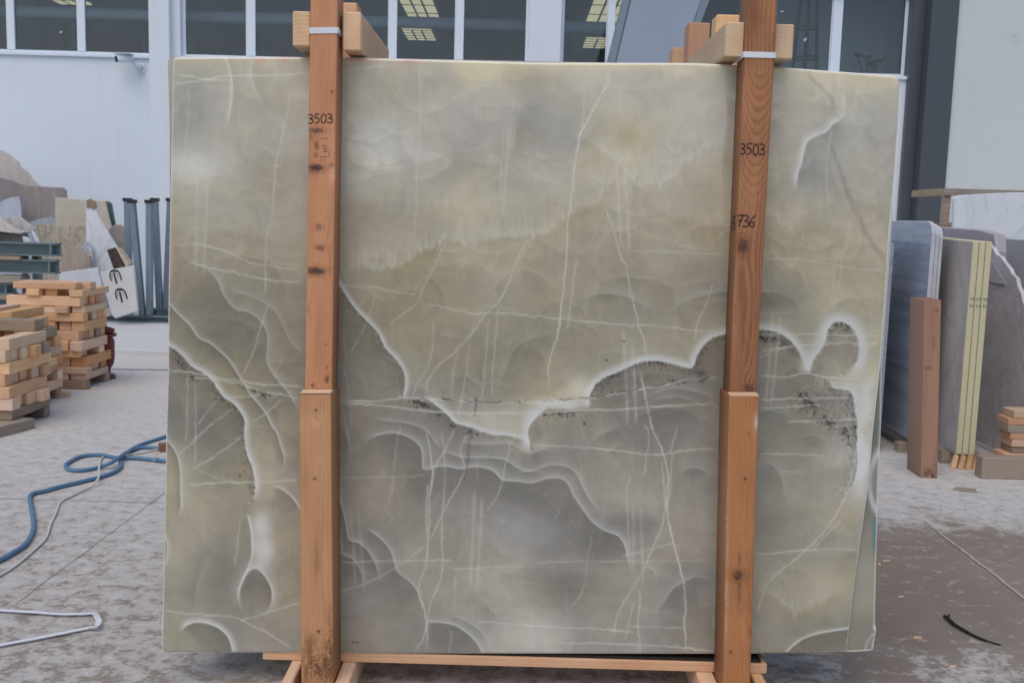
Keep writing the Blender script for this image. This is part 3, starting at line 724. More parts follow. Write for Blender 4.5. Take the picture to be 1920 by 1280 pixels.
# small wood pile at the right edge
x0 = at(1841, 880, 6.45).x
tag(MB().box(x0, x0 + .9, 6.45, 6.55, 0, .14).build('timber_block', M['pine_grey'], None, bevel=.004, origin=(x0 + .45, 6.5, 0)), 'long pale board on edge lying in front of the broken slab', 'timber')
rd = random.Random(4); z = .0
MB_l = 'short sawn offcut in the small pile behind the long pale board'
for i in range(9):
    h = .045 if i % 2 else .05; x = at(1888 + rd.uniform(-8, 8), 850, 6.6).x
    o = MB().box(0, .42, 0, .16, 0, h - .002).build('timber_block', M['pine'] if i % 3 else M['pine_grey'], None, bevel=.003)
    o.location = (x, 6.58 + rd.uniform(-.008, .008), z); tag(o, 'short sawn offcut, ' + 'first second third fourth fifth sixth seventh eighth ninth'.split()[i] + ' from the ground in the pile behind the long board', 'timber', 'offcuts of the small pile'); z += h
# litter
def chip(px, py, s, mat, label, rz):
    o = MB().prism([(0, 0, .001), (s, s*.15, .001), (s*1.1, s*.4, .001), (s*.3, s*.45, .001)], (0, 0, .005)).build('wood_chip', mat, None)
    o.location = gnd(px, py); o.rotation_euler.z = rz; tag(o, label, 'wood chip', 'wood chips on the concrete'); return o
for px, py, s, rz in ((1655, 1055, .05, .3), (1652, 1062, .035, 1.2), (1685, 1121, .03, .2), (1658, 1091, .02, .5), (1712, 1197, .035, -.1), (1783, 1191, .022, .9), (1712, 1125, .015, .2), (1780, 1252, .03, .1), (1657, 940, .04, .2)):
    chip(px, py, s, M['pine'], 'small splinter of pine lying on the concrete near the onyx bundle', rz)
for px, py, s, rz in ((1785, 918, .14, -.2), (1797, 921, .10, -.4)):
    chip(px, py, s, M['pine_grey'], 'flat wood shaving on the concrete before the timber post', rz)
tw = [gnd(1771, 1154, .010), gnd(1779, 1160, .012), gnd(1790, 1170, .012), gnd(1810, 1182, .010), gnd(1835, 1195, .008), (gnd(1858, 1203, .006)), gnd(1877, 1209, .004)]
tg = MB().tube(crv(tw), [.007]*6 + [.0075]*6 + [.0065]*8 + [.005]*8 + [.003]*8 + [.0015], 7); tg.tube([gnd(1778, 1160, .012), gnd(1779, 1152, .02)], .005, 6)
tag(tg.build('burnt_twig', M['char'], None, True, origin=gnd(1800, 1175)), 'black curved burnt twig on the stained concrete', 'twig')

# ------------------------------------------------------------------ onyx pattern (stone colours and one painted reflection on a raster over the slab face)
Y0 = 3.25
RX0, RY0, STEP = 296.0, 96.0, 1.5
RW, RH = int((1700 - RX0) / STEP), int((1234 - RY0) / STEP)
GX, GY = np.meshgrid(RX0 + np.arange(RW) * STEP, RY0 + np.arange(RH) * STEP)
def vnoise(cx, cy, seed, shape=None, ox=0):
    """value noise with smooth interpolation, cell size in px"""
    r = np.random.default_rng(seed); nx, ny = int(1500 / cx) + 4, int(1300 / cy) + 4
    g = r.random((ny, nx)); fx_ = (GX - RX0) / cx + .37; fy_ = (GY - RY0) / cy + .61
    ix, iy = fx_.astype(int), fy_.astype(int); tx, ty = fx_ - ix, fy_ - iy
    tx = tx*tx*(3 - 2*tx); ty = ty*ty*(3 - 2*ty)
    return (g[iy, ix]*(1-tx) + g[iy, ix+1]*tx)*(1-ty) + (g[iy+1, ix]*(1-tx) + g[iy+1, ix+1]*tx)*ty
def fbm(cx, cy, seed, octv=4, gain=.55):
    s = np.zeros_like(GX); a = 1.0; tot = 0
    for i in range(octv):
        s += a * vnoise(max(cx / 2**i, 1.6), max(cy / 2**i, 1.6), seed + 31*i); tot += a; a *= gain
    return s / tot
TONES = '''115 330 175 170 140;115 500 170 165 145;115 700 172 166 150;115 900 185 178 150;115 1100 180 175 155;115 1300 185 180 155;115 1500 188 182 158;115 1650 195 188 160
160 345 140 142 142;160 430 160 158 148;160 520 160 158 148;160 700 160 158 150;160 800 158 156 148;160 1000 160 155 142;160 1100 165 163 155;160 1250 161 160 156;160 1340 165 163 155;160 1470 165 162 152;160 1600 170 166 152;160 1660 167 163 150
250 350 150 150 145;250 450 155 152 143;250 550 158 155 145;250 700 161 161 154;250 800 166 164 158;250 900 155 152 145;250 1030 148 148 145;250 1180 165 158 138;250 1300 165 162 153;250 1440 160 156 145;250 1530 157 155 149;250 1640 158 156 148
320 380 166 165 160;320 500 147 143 131;320 560 155 152 142;320 700 166 165 159;320 850 157 153 144;320 1000 155 152 143;320 1150 165 158 138;320 1300 157 152 141;320 1420 160 155 138;320 1530 148 148 144;320 1640 155 152 145
400 350 152 149 136;400 450 152 148 135;400 540 155 150 138;400 700 151 146 135;400 850 160 155 138;400 1000 160 155 138;400 1120 155 150 135;400 1300 155 148 132;400 1470 160 152 132;400 1600 155 152 142
480 340 145 138 122;480 450 142 137 122;480 540 148 142 126;480 680 150 145 130;480 780 150 143 125;480 950 150 145 130;480 1100 148 142 128;480 1250 150 144 128;480 1470 155 148 128;480 1600 158 152 135
560 350 125 120 108;560 450 132 128 116;560 540 132 127 112;560 660 140 134 116;560 780 140 133 113;560 900 142 137 122;560 1050 142 137 122;560 1200 135 131 118;560 1300 132 128 116;560 1450 130 126 112;560 1600 155 148 128
640 340 125 120 100;640 420 120 116 104;640 540 128 124 110;640 660 116 111 101;640 760 142 136 118;640 880 138 132 115;640 1000 132 127 112;640 1150 139 133 115;640 1250 141 134 116;640 1450 125 120 110;640 1580 128 126 118;640 1640 160 152 130
720 335 116 112 103;720 400 135 128 105;720 540 124 121 110;720 680 119 115 106;720 780 132 128 116;720 900 122 118 106;720 1030 141 135 112;720 1180 112 110 104;720 1320 115 112 106;720 1460 120 116 106;720 1640 165 160 145
800 350 110 107 98;800 430 112 109 102;800 490 142 135 112;800 540 120 117 107;800 680 115 110 100;800 800 111 109 105;775 940 152 149 138;800 1060 125 121 110;800 1200 115 113 108;800 1330 115 112 107;800 1470 116 115 107;800 1560 112 110 105;800 1625 168 166 158
900 325 140 134 112;900 400 120 116 105;900 500 144 137 115;900 545 118 114 104;900 700 118 113 103;900 850 112 109 102;900 950 107 106 102;900 1050 112 110 106;900 1150 126 122 110;900 1300 118 116 110;900 1480 118 117 108;900 1580 128 124 112;880 1618 165 166 166
1000 340 130 125 110;1000 420 122 118 107;1000 530 131 122 104;1000 680 111 107 100;1000 780 122 117 107;1000 870 122 118 110;985 962 124 123 121;1000 1050 107 106 103;1000 1180 112 111 108;1000 1300 121 117 108;1000 1480 116 114 104;1000 1580 126 121 105
1100 340 128 123 108;1100 410 110 107 99;1100 480 104 102 96;1100 540 125 118 102;1100 700 112 110 103;1100 850 122 118 108;1100 950 128 124 114;1100 1060 109 107 101;1100 1150 122 118 108;1100 1300 111 110 106;1100 1480 123 118 100;1100 1570 126 121 100
1200 330 125 121 105;1200 390 104 104 98;1200 500 118 115 107;1200 680 112 108 98;1200 830 107 106 102;1200 980 135 134 127;1150 985 132 131 124;1200 1150 116 114 108;1200 1300 109 107 101;1200 1450 115 112 102;1200 1560 104 103 94'''
tp_ = np.array([[float(v) for v in q.split()] for ln in TONES.split('\n') for q in ln.split(';')])
wx_ = GX + 60*(fbm(120, 120, 5) - .5) + 14*(fbm(26, 26, 77) - .5); wy_ = GY + 60*(fbm(120, 120, 9) - .5) + 14*(fbm(26, 26, 78) - .5)
IMG = np.zeros((RH, RW, 3)); wsum = np.zeros((RH, RW))
for py, px, r_, g_, b_ in tp_:
    d2 = ((wx_ - px)/62)**2 + ((wy_ - py)/46)**2
    ww = np.exp(-d2) + 1e-7 / (1 + d2); wsum += ww
    for c_, v_ in enumerate((r_, g_, b_)): IMG[..., c_] += ww * v_
IMG /= wsum[..., None]
# cloudy translucency with soft terraces
cl = fbm(150, 130, 21, 5); ter = np.abs((cl*5.5) % 1 - .5)*2
IMG *= (1 + .13*(fbm(80, 66, 41, 4) - .5) + .045*(ter - .5) + .02*(fbm(9, 60, 51, 3) - .5) + .03*(fbm(8, 8, 61, 3) - .5))[..., None]
warm = np.clip((fbm(90, 70, 71, 4) - .5)*2.2, -1, 1)
IMG[..., 2] *= 1 - .055*warm; IMG[..., 0] *= 1 + .02*warm

WHT = np.array([194., 200., 208.])[None, None]*(1 - .19*((GY - 100)/1130))[..., None]
WHT = WHT * np.ones((RH, RW, 3))
def smooth(pts, step=7.0):
    P = np.array(pts, float); P = np.vstack([2*P[0] - P[1], P, 2*P[-1] - P[-2]]); out = []
    for i in range(1, len(P) - 2):
        n = max(1, int(np.hypot(*(P[i+1] - P[i])) / step))
        for k in range(n):
            t = k / n
            out.append(.5*(2*P[i] + (P[i+1]-P[i-1])*t + (2*P[i-1]-5*P[i]+4*P[i+1]-P[i+2])*t*t + (3*P[i]-P[i-1]-3*P[i+1]+P[i+2])*t**3))
    out.append(P[-2]); return np.array(out)
def dist(pts, rad):
    x0, x1 = pts[:, 0].min() - rad, pts[:, 0].max() + rad; y0, y1 = pts[:, 1].min() - rad, pts[:, 1].max() + rad
    i0, i1 = max(0, int((x0-RX0)/STEP)), min(RW, int((x1-RX0)/STEP) + 2); j0, j1 = max(0, int((y0-RY0)/STEP)), min(RH, int((y1-RY0)/STEP) + 2)
    if i1 <= i0 or j1 <= j0: return None
    D = np.full((j1-j0, i1-i0), 1e6); SD = np.zeros_like(D); T = np.zeros_like(D); m = len(pts) - 1
    for k in range(m):
        a, b = pts[k], pts[k+1]
        u0 = max(i0, int((min(a[0], b[0]) - rad - RX0)/STEP)); u1 = min(i1, int((max(a[0], b[0]) + rad - RX0)/STEP) + 2)
        v0 = max(j0, int((min(a[1], b[1]) - rad - RY0)/STEP)); v1 = min(j1, int((max(a[1], b[1]) + rad - RY0)/STEP) + 2)
        if u1 <= u0 or v1 <= v0: continue
        X, Y = GX[v0:v1, u0:u1], GY[v0:v1, u0:u1]; ab = b - a; L = ab @ ab + 1e-9
        t = np.clip(((X-a[0])*ab[0] + (Y-a[1])*ab[1]) / L, 0, 1)
        d = np.hypot(X - a[0] - t*ab[0], Y - a[1] - t*ab[1]); s = ab[0]*(Y-a[1]) - ab[1]*(X-a[0])
        sl_ = (slice(v0-j0, v1-j0), slice(u0-i0, u1-i0)); better = d < D[sl_]
        D[sl_] = np.where(better, d, D[sl_]); SD[sl_] = np.where(better, s, SD[sl_]); T[sl_] = np.where(better, (k + t)/m, T[sl_])
    return (slice(j0, j1), slice(i0, i1)), D, np.sign(SD), T
def blend(sl_, wgt, col):
    w_ = np.clip(wgt, 0, 1)[..., None]; IMG[sl_] = IMG[sl_]*(1 - w_) + col*w_
WOB1, WOB2 = fbm(22, 22, 301, 3) - .5, fbm(60, 60, 302, 3) - .5
def rim(pts, side, a=.6, ww=8, b=.12, dw=22, core=1.5, e0=.06, e1=.06, cream=0.0, cw=28):
    """growth band edge: white on one side (side=+1 is right of travel), darker stone on the other"""
    q = dist(smooth(pts), max(ww, dw, cw if cream else 0)*3.0)
    if q is None: return
    sl_, D, s, T = q; s = s*side
    env = np.clip(T/e0 if e0 else 1, 0, 1)*np.clip((1-T)/e1 if e1 else 1, 0, 1)
    D = D*(1 + .5*WOB2[sl_]); mod = 1 + .9*WOB2[sl_]
    wd = np.where(s < 0, b*np.clip(np.minimum(T, 1-T)/.09 + (0 if e0 else .3)*(T < .5) + (0 if e1 else .3)*(T > .5), 0, 1)*env*np.exp(-(D/dw)**1.3), 0); IMG[sl_] *= (1 - np.clip(wd, 0, .8))[..., None]
    if cream:
        blend(sl_, np.where(s > 0, cream*env*np.exp(-(D/cw)**1.6), 0), WHT[sl_]*np.array([.90, .865, .76]))
    px_ = 2.6 if a > .78 else 1.1
    ww = ww*.86
    wh = a*.84*env*mod*np.where(s > 0, np.exp(-(D/ww)**px_), np.exp(-(D/core)**2)) + .40*min(a, .7)*env*np.exp(-(D/1.5)**2)
    blend(sl_, wh, WHT[sl_])
VN1, VN2 = vnoise(21, 21, 900), vnoise(5, 5, 901)
def vein(pts, a=.45, wd=1.3, halo=.0, col=None, e=.05, jit=1.0):
    P = smooth(pts, 6.0); r = np.random.default_rng(int(pts[0][0]*7 + pts[0][1]))
    if len(P) > 3: P[1:-1] += r.normal(0, jit*.75, (len(P)-2, 2))
    q = dist(P, max(wd*3.5, 8))
    if q is None: return
    sl_, D, s, T = q; env = np.clip(T/e, 0, 1)*np.clip((1-T)/e, 0, 1)
    mod = .45 + .75*VN1[sl_] + .4*VN2[sl_]
    wgt = a*env*mod*np.exp(-(D/wd)**2) + (halo*env*np.exp(-D/5.0) if halo else 0)
    blend(sl_, wgt, WHT[sl_]*np.array([1.0, .985, .93]) if col is None else np.array(col, float)*np.ones(D.shape + (3,)))
def specks(pts, side, n, spread, seed, size=(.7, 1.7), dark=.62, off=2):
    P = smooth(pts); r = np.random.default_rng(seed)
    cl_ = r.random(max(5, n//5)); n = int(n*1.5)
    for _ in range(n):
        k = int(np.clip((r.choice(cl_) + r.normal(0, .05))*(len(P)-2), 0, len(P)-2)); t = P[k+1] - P[k]; nn = np.array([-t[1], t[0]])/(np.hypot(*t)+1e-9)*side
        c = P[k] + t*r.random() + nn*(off + abs(r.normal(0, spread))); rad = r.uniform(*size)
        q = (int((c[1]-RY0)/STEP), int((c[0]-RX0)/STEP)); h = int(rad*2.2/STEP) + 2
        sl_ = (slice(max(0, q[0]-h), q[0]+h), slice(max(0, q[1]-h), q[1]+h))
        d = np.hypot(GX[sl_]-c[0], (GY[sl_]-c[1])*r.uniform(.8, 1.6)); w_ = dark*np.exp(-(d/rad)**2)*r.uniform(.4, 1); IMG[sl_] *= 1 - w_[..., None]*np.array([1.0, 1.0, .93])
def grain(pts, side, wdt, seed, amt=.3):
    """granular sugary texture hugging a contour"""
    q = dist(smooth(pts), wdt*2.5)
    if q is None: return
    sl_, D, s, T = q; n = vnoise(3.2, 3.2, seed)[sl_]; IMG[sl_] *= (1 + np.where(s*side > 0, amt*(n - .62)*np.exp(-(D/wdt)**1.5), 0))[..., None]
def blob(cx, cy, rx, ry, a, col, rot=0.0, p=2.0):
    c, s = math.cos(rot), math.sin(rot); dx, dy = GX - cx + 14*WOB2, GY - cy + 14*WOB2
    d = np.hypot((dx*c + dy*s)/rx, (-dx*s + dy*c)/ry); w_ = a*np.exp(-d**p)
    m = w_ > .004
    IMG[m] = IMG[m]*(1-w_[m][:, None]) + (np.array(col, float) if col is not None else WHT[m])*w_[m][:, None]

# feathery crystal curtains in the upper half
def curtain(pts, h, a, brown, seed, below=38):
    P = np.array(pts, float); o = np.argsort(P[:, 0]); yc = np.interp(GX, P[o, 0], P[o, 1], left=-999, right=-999)
    rag = 12*(vnoise(7, 150, seed) - .5) + 8*(vnoise(3.2, 60, seed+1) - .5) + 26*(vnoise(40, 60, seed+2) - .5)
    e = yc + rag - GY; inx = np.clip((GX - P[o, 0][0])/40, 0, 1)*np.clip((P[o, 0][-1] - GX)/40, 0, 1)*(yc > -900)
    up = inx/(1 + np.exp(np.clip(-e/2.4, -40, 40)))*np.exp(-np.clip(e, 0, 999)/h)*np.clip(.25 + 1.3*vnoise(60, 60, seed+6), 0, 1.2)
    st = .35 + .65*vnoise(4.5, 34, seed+3) + .35*(vnoise(2.6, 18, seed+5) - .5)
    w_ = np.clip(a*up*st + .35*a*inx*np.exp(-((e - 5)/5)**2)*np.clip(2.4*vnoise(5.5, 9, seed+7) - 1.1, 0, 1), 0, 1)[..., None]; IMG[:] = IMG*(1-w_) + WHT*np.array([.97, .955, .89])*w_
    dn = .62*inx/(1 + np.exp(np.clip(e/4.0, -40, 40)))*np.exp(-np.clip(-e, 0, 999)/below)*np.clip(2.2*vnoise(70, 40, seed+4) - .5, 0, 1.3)
    w_ = np.clip(brown*dn, 0, 1)[..., None]; IMG[:] = IMG*(1-w_) + IMG*np.array([.93, .87, .72])*w_
curtain([(640, 508), (700, 512), (740, 500), (800, 472), (860, 456), (900, 462), (945, 446), (1000, 440), (1045, 418), (1075, 402), (1115, 388), (1150, 350), (1175, 320)], 36, .68, .6, 400)
curtain([(640, 375), (720, 382), (800, 388), (880, 398), (960, 392), (1040, 372), (1085, 350)], 26, .22, .30, 420)
curtain([(1085, 240), (1110, 258), (1140, 290), (1170, 322), (1205, 342), (1235, 356), (1260, 338), (1295, 305), (1330, 278), (1372, 268)], 44, .82, .5, 440)
curtain([(1240, 420), (1300, 414), (1345, 418), (1380, 420)], 30, .25, .35, 450)
curtain([(1420, 400), (1470, 415), (1540, 420), (1600, 430)], 40, .35, .45, 460)
curtain([(318, 342), (360, 342), (400, 346), (430, 340), (452, 322)], 26, .45, .35, 470)
curtain([(1420, 1108), (1450, 1112), (1490, 1150), (1540, 1135), (1590, 1105)], 34, .42, .35, 480, 26)
curtain([(880, 1108), (915, 1130), (950, 1105), (1000, 1090)], 30, .25, .2, 490)
blob(1176, 256, 24, 20, .36, (150, 140, 110), 0, 6); blob(1166, 266, 18, 24, .3, (152, 142, 112), 0, 4)
blob(1288, 336, 8, 14, .35, (152, 146, 128), 0, 5)
curtain([(1120, 268), (1160, 290), (1210, 300)], 40, .5, .1, 495)
blob(715, 268, 45, 55, .28, None, .2, 3); blob(790, 290, 36, 22, .3, None, 0, 2)
blob(1030, 235, 55, 50, .22, (138, 140, 140), .5, 3); blob(352, 150, 40, 28, .35, (130, 134, 138), 0, 2)
blob(1250, 190, 110, 45, .2, (162, 163, 162)); blob(1545, 320, 45, 60, .25, (145, 147, 147), .3)
blob(1640, 320, 26, 70, .18, (150, 150, 152), .5); blob(350, 315, 60, 30, .25, None)
blob(962, 985, 46, 38, .28, (136, 138, 142)); blob(1010, 935, 60, 40, .18, (100, 100, 99), 0, 3)  # first blob paints a hazy bluish reflection into the face colour
blob(1060, 1090, 80, 38, .3, (104, 102, 96), .1, 3); blob(690, 690, 50, 50, .12, (106, 103, 96))
blob(1195, 985, 40, 26, .22, (104, 103, 100), .3, 3); blob(410, 1060, 34, 90, .28, (104, 101, 93), .45, 3)
IMG *= (1 + .016*(vnoise(2.4, 46, 610) - .5) + .014*(vnoise(2.2, 2.2, 612) - .5))[..., None]
# botryoidal cells: faint rounded lobes with a paler rim
rc = np.random.default_rng(2024)
wcx, wcy = GX + 26*(fbm(55, 55, 810) - .5) + 7*(fbm(14, 14, 812) - .5), GY + 26*(fbm(55, 55, 811) - .5) + 7*(fbm(14, 14, 813) - .5)
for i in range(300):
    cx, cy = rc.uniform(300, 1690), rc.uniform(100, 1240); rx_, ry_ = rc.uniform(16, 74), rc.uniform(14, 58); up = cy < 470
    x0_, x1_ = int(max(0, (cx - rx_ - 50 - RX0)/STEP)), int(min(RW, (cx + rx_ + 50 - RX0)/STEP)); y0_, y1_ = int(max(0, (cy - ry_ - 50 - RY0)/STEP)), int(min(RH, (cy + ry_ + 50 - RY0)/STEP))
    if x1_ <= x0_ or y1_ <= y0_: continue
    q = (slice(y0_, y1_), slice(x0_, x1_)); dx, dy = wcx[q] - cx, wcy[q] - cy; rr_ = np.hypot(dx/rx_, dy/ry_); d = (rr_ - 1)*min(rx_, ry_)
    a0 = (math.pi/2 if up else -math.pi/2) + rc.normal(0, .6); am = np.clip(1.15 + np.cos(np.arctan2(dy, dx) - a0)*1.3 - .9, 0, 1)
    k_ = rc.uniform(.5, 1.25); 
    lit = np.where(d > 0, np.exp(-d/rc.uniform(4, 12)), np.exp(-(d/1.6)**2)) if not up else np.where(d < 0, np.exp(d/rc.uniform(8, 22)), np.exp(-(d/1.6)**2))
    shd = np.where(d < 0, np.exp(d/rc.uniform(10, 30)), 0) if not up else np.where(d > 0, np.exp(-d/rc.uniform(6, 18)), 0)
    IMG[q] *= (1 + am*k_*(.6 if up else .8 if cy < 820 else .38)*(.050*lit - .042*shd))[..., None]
# depth of the stone: broad pale and dusky lobes
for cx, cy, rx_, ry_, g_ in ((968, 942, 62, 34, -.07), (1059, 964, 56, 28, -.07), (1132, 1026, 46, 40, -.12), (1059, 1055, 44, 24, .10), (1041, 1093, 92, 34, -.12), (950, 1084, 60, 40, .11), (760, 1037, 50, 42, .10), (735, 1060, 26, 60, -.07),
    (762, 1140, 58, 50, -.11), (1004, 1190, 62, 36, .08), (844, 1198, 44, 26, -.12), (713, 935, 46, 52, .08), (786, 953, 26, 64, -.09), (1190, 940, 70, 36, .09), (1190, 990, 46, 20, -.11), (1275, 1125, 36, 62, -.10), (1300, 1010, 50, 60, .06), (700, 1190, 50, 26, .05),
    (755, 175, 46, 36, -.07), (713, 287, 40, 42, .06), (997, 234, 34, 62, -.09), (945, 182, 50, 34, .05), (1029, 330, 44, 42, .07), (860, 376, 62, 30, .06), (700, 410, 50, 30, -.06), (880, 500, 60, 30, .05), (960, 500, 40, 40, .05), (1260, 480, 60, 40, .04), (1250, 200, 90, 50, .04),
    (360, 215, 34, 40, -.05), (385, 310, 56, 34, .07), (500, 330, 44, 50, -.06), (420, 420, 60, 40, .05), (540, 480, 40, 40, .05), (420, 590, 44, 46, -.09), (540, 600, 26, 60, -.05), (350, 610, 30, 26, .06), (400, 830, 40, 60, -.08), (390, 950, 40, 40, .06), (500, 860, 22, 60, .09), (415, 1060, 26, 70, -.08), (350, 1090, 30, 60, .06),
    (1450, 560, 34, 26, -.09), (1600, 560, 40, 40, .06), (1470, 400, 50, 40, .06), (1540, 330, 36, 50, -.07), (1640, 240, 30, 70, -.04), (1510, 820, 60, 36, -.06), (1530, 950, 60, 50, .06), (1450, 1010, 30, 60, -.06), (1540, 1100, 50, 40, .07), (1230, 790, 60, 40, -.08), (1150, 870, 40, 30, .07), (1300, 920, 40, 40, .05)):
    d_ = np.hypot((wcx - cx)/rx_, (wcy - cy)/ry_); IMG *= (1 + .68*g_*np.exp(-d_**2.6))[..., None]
# soft dome edges seen through the stone
for pts, s, a, b in (
    ([(980, 640), (1008, 631), (1046, 624)], -1, .16, .10), ([(1076, 572), (1098, 558), (1126, 550), (1154, 551), (1183, 558), (1205, 572), (1233, 596)], -1, .22, .14),
    ([(1233, 596), (1250, 586), (1278, 567), (1312, 555), (1360, 545), (1426, 546), (1455, 548), (1477, 555), (1491, 565), (1500, 600)], -1, .22, .15),
    ([(1101, 685), (1126, 665), (1149, 659), (1177, 662), (1205, 657), (1233, 657), (1261, 662), (1280, 668)], -1, .18, .05),
    ([(1003, 752), (1030, 728), (1060, 705), (1090, 690)], -1, .15, .03), ([(927, 710), (943, 702), (952, 679), (962, 657), (983, 640), (1000, 634)], -1, .18, .10),
    ([(845, 703), (873, 704), (893, 716), (905, 724), (927, 710)], -1, .2, .06), ([(815, 625), (840, 630), (870, 636)], -1, .12, .04),
    ([(1183, 794), (1199, 778), (1233, 766), (1270, 764), (1320, 772)], -1, .18, .08), ([(1213, 765), (1233, 749), (1261, 744), (1289, 747), (1320, 760)], -1, .28, .06),
    ([(1195, 752), (1233, 735), (1267, 727), (1303, 733), (1348, 748)], -1, .28, .07), ([(1140, 725), (1180, 705), (1220, 698), (1262, 702), (1300, 712)], -1, .2, .05),
    ([(1107, 834), (1121, 816), (1142, 806), (1165, 796)], -1, .25, .08), ([(1135, 855), (1149, 839), (1178, 834)], -1, .2, .1),
    ([(1273, 892), (1277, 884), (1289, 878), (1307, 876), (1322, 882), (1328, 896)], -1, .28, .14), ([(1233, 1163), (1235, 1141), (1247, 1124), (1261, 1103), (1275, 1094), (1296, 1083), (1314, 1081), (1340, 1090)], -1, .3, .16),
    ([(1423, 865), (1440, 867), (1454, 876), (1465, 893), (1470, 915), (1468, 940)], -1, .2, .12), ([(1490, 822), (1520, 815), (1542, 822), (1552, 845)], -1, .12, .06),
    ([(1208, 1070), (1216, 1063), (1226, 1068), (1228, 1085)], -1, .25, .05), ([(1405, 790), (1430, 770), (1470, 775), (1500, 795)], -1, .12, .05),
    ([(640, 800), (652, 818), (656, 850), (650, 870)], -1, .2, .08), ([(640, 205), (662, 232), (676, 255)], -1, .14, .05), ([(470, 282), (490, 277), (508, 286), (515, 300)], -1, .14, .07),
    ([(1450, 253), (1458, 304), (1464, 366)], 1, .12, .08), ([(970, 205), (966, 250), (958, 300)], 1, .14, .08), ([(1352, 118), (1359, 170), (1361, 230), (1354, 290), (1352, 370)], 1, .2, .1),
    ([(362, 1160), (368, 1100), (385, 1050), (410, 1010)], 1, .02, .14), ([(940, 1170), (920, 1140), (900, 1120)], 1, .12, .1)):
    rim(pts, s, a*.9, 14, b*.6, 34, 1.6, .3, .3)
# strong growth bands
L1 = [(312, 562), (325, 578), (339, 593), (356, 609), (373, 633), (393, 642), (412, 658), (427, 672), (441, 692), (452, 710), (469, 738), (486, 758), (500, 777), (511, 800), (519, 810), (527, 836), (533, 857), (532, 887)]
rim(L1, -1, .62, 4.5, .15, 14, 1.4, 0, .1)
L2 = [(310, 643), (328, 654), (345, 668), (359, 685), (379, 696), (396, 709), (408, 727), (421, 744), (438, 755), (452, 772), (460, 789), (459, 805), (460, 825), (465, 853), (474, 874), (479, 899), (479, 920), (476, 943)]
rim(L2, -1, .80, 10, .17, 26, 1.8, 0, .08, .30, 26); grain(L2, 1, 14, 501); specks(L2, 1, 46, 7, 502)
rim([(381, 498), (398, 513), (412, 533), (421, 555), (441, 579), (463, 583), (480, 593), (494, 609), (502, 628), (502, 651), (500, 676), (511, 699), (525, 717), (542, 738), (561, 770)], -1, .38, 9, .11, 40, 1.4)
rim([(432, 533), (441, 548), (460, 551), (483, 560), (508, 575), (522, 592), (533, 614), (545, 640), (566, 660)], -1, .24, 8, .05, 20, 1.4)
rim([(309, 820), (325, 839), (335, 860), (339, 888), (339, 917), (340, 945), (335, 971)], -1, .66, 6, .14, 9, 1.6, 0, .15, .2, 20)
rim([(308, 1000), (314, 1018), (313, 1045), (308, 1060)], -1, .5, 5, .1, 8, 1.4)
rim([(465, 964), (472, 1001), (473, 1036), (465, 1064), (455, 1085), (448, 1106), (449, 1127), (456, 1146)], -1, .72, 5, .12, 20, 1.6, .02, .25)
blob(491, 985, 20, 26, .70, None, 0, 3); blob(493, 1028, 20, 24, .74, None, 0, 3); blob(487, 1056, 15, 15, .5, None)
OV = [(450, 1140), (448, 1108), (456, 1086), (466, 1070), (479, 1064), (492, 1072), (500, 1083), (509, 1100), (511, 1117), (507, 1136), (497, 1150)]
rim(OV, -1, .70, 9, .16, 40, 1.5, .2, .2, .25, 24)
rim([(339, 1184), (349, 1171), (370, 1165), (391, 1168), (412, 1177), (427, 1191), (434, 1208), (438, 1226)], -1, .80, 9, .14, 40, 1.6, .12, 0, .2, 20)
rim([(514, 911), (532, 918), (550, 934), (562, 952)], -1, .66, 4, .16, 26, 1.4, .1, 0)
rim([(628, 918), (640, 945), (649, 980), (654, 1010), (670, 1015), (688, 1029), (702, 1050), (709, 1071), (711, 1095)], -1, .50, 8, .14, 26, 1.4, 0, .2)
rim([(628, 981), (639, 1015), (640, 1038), (656, 1043), (670, 1057), (679, 1075), (684, 1100)], -1, .36, 8, .11, 30, 1.4, 0, .2)
rim([(684, 989), (705, 1001), (723, 1018), (735, 1036), (744, 1068), (751, 1076), (769, 1089), (786, 1113), (793, 1148)], -1, .44, 6, .13, 34, 1.5, .08, .2)
rim([(681, 834), (695, 820), (716, 813), (741, 811), (765, 818), (783, 830), (792, 846), (793, 876), (800, 880), (818, 874), (842, 874), (864, 878), (888, 874), (909, 876), (927, 883), (943, 899), (969, 901), (998, 904), (1022, 897), (1047, 895), (1064, 904), (1075, 927), (1089, 948), (1110, 976), (1135, 994), (1159, 1003), (1172, 1022), (1178, 1050), (1184, 1075)], -1, .50, 12, .11, 58, 1.6, .04, .06)
rim([(825, 843), (842, 848), (867, 857), (902, 857), (944, 860), (966, 873), (983, 882), (1001, 881), (1029, 871), (1050, 871), (1068, 876), (1082, 888), (1092, 910), (1110, 941), (1131, 966)], -1, .40, 9, .09, 16, 1.5, .06, .12)
rim([(862, 828), (890, 831), (920, 832), (955, 830), (973, 839), (994, 849), (1019, 841), (1040, 838)], -1, .38, 8, .08, 12, 1.5, .08, .12)
rim([(702, 786), (733, 789), (765, 793), (785, 799), (804, 811), (815, 826), (826, 842)], -1, .30, 9, .07, 20, 1.5, .1, .1)
rim([(800, 1165), (828, 1166), (853, 1171), (874, 1184), (892, 1201), (908, 1228)], -1, .52, 10, .12, 40, 1.5, .05, 0)
rim([(846, 1152), (874, 1163), (899, 1180), (920, 1207)], -1, .26, 9, .05, 14, 1.3)
rim([(1472, 1226), (1487, 1209), (1506, 1196), (1531, 1187), (1564, 1181), (1596, 1177)], -1, .78, 4, .15, 40, 1.7, 0, 0)
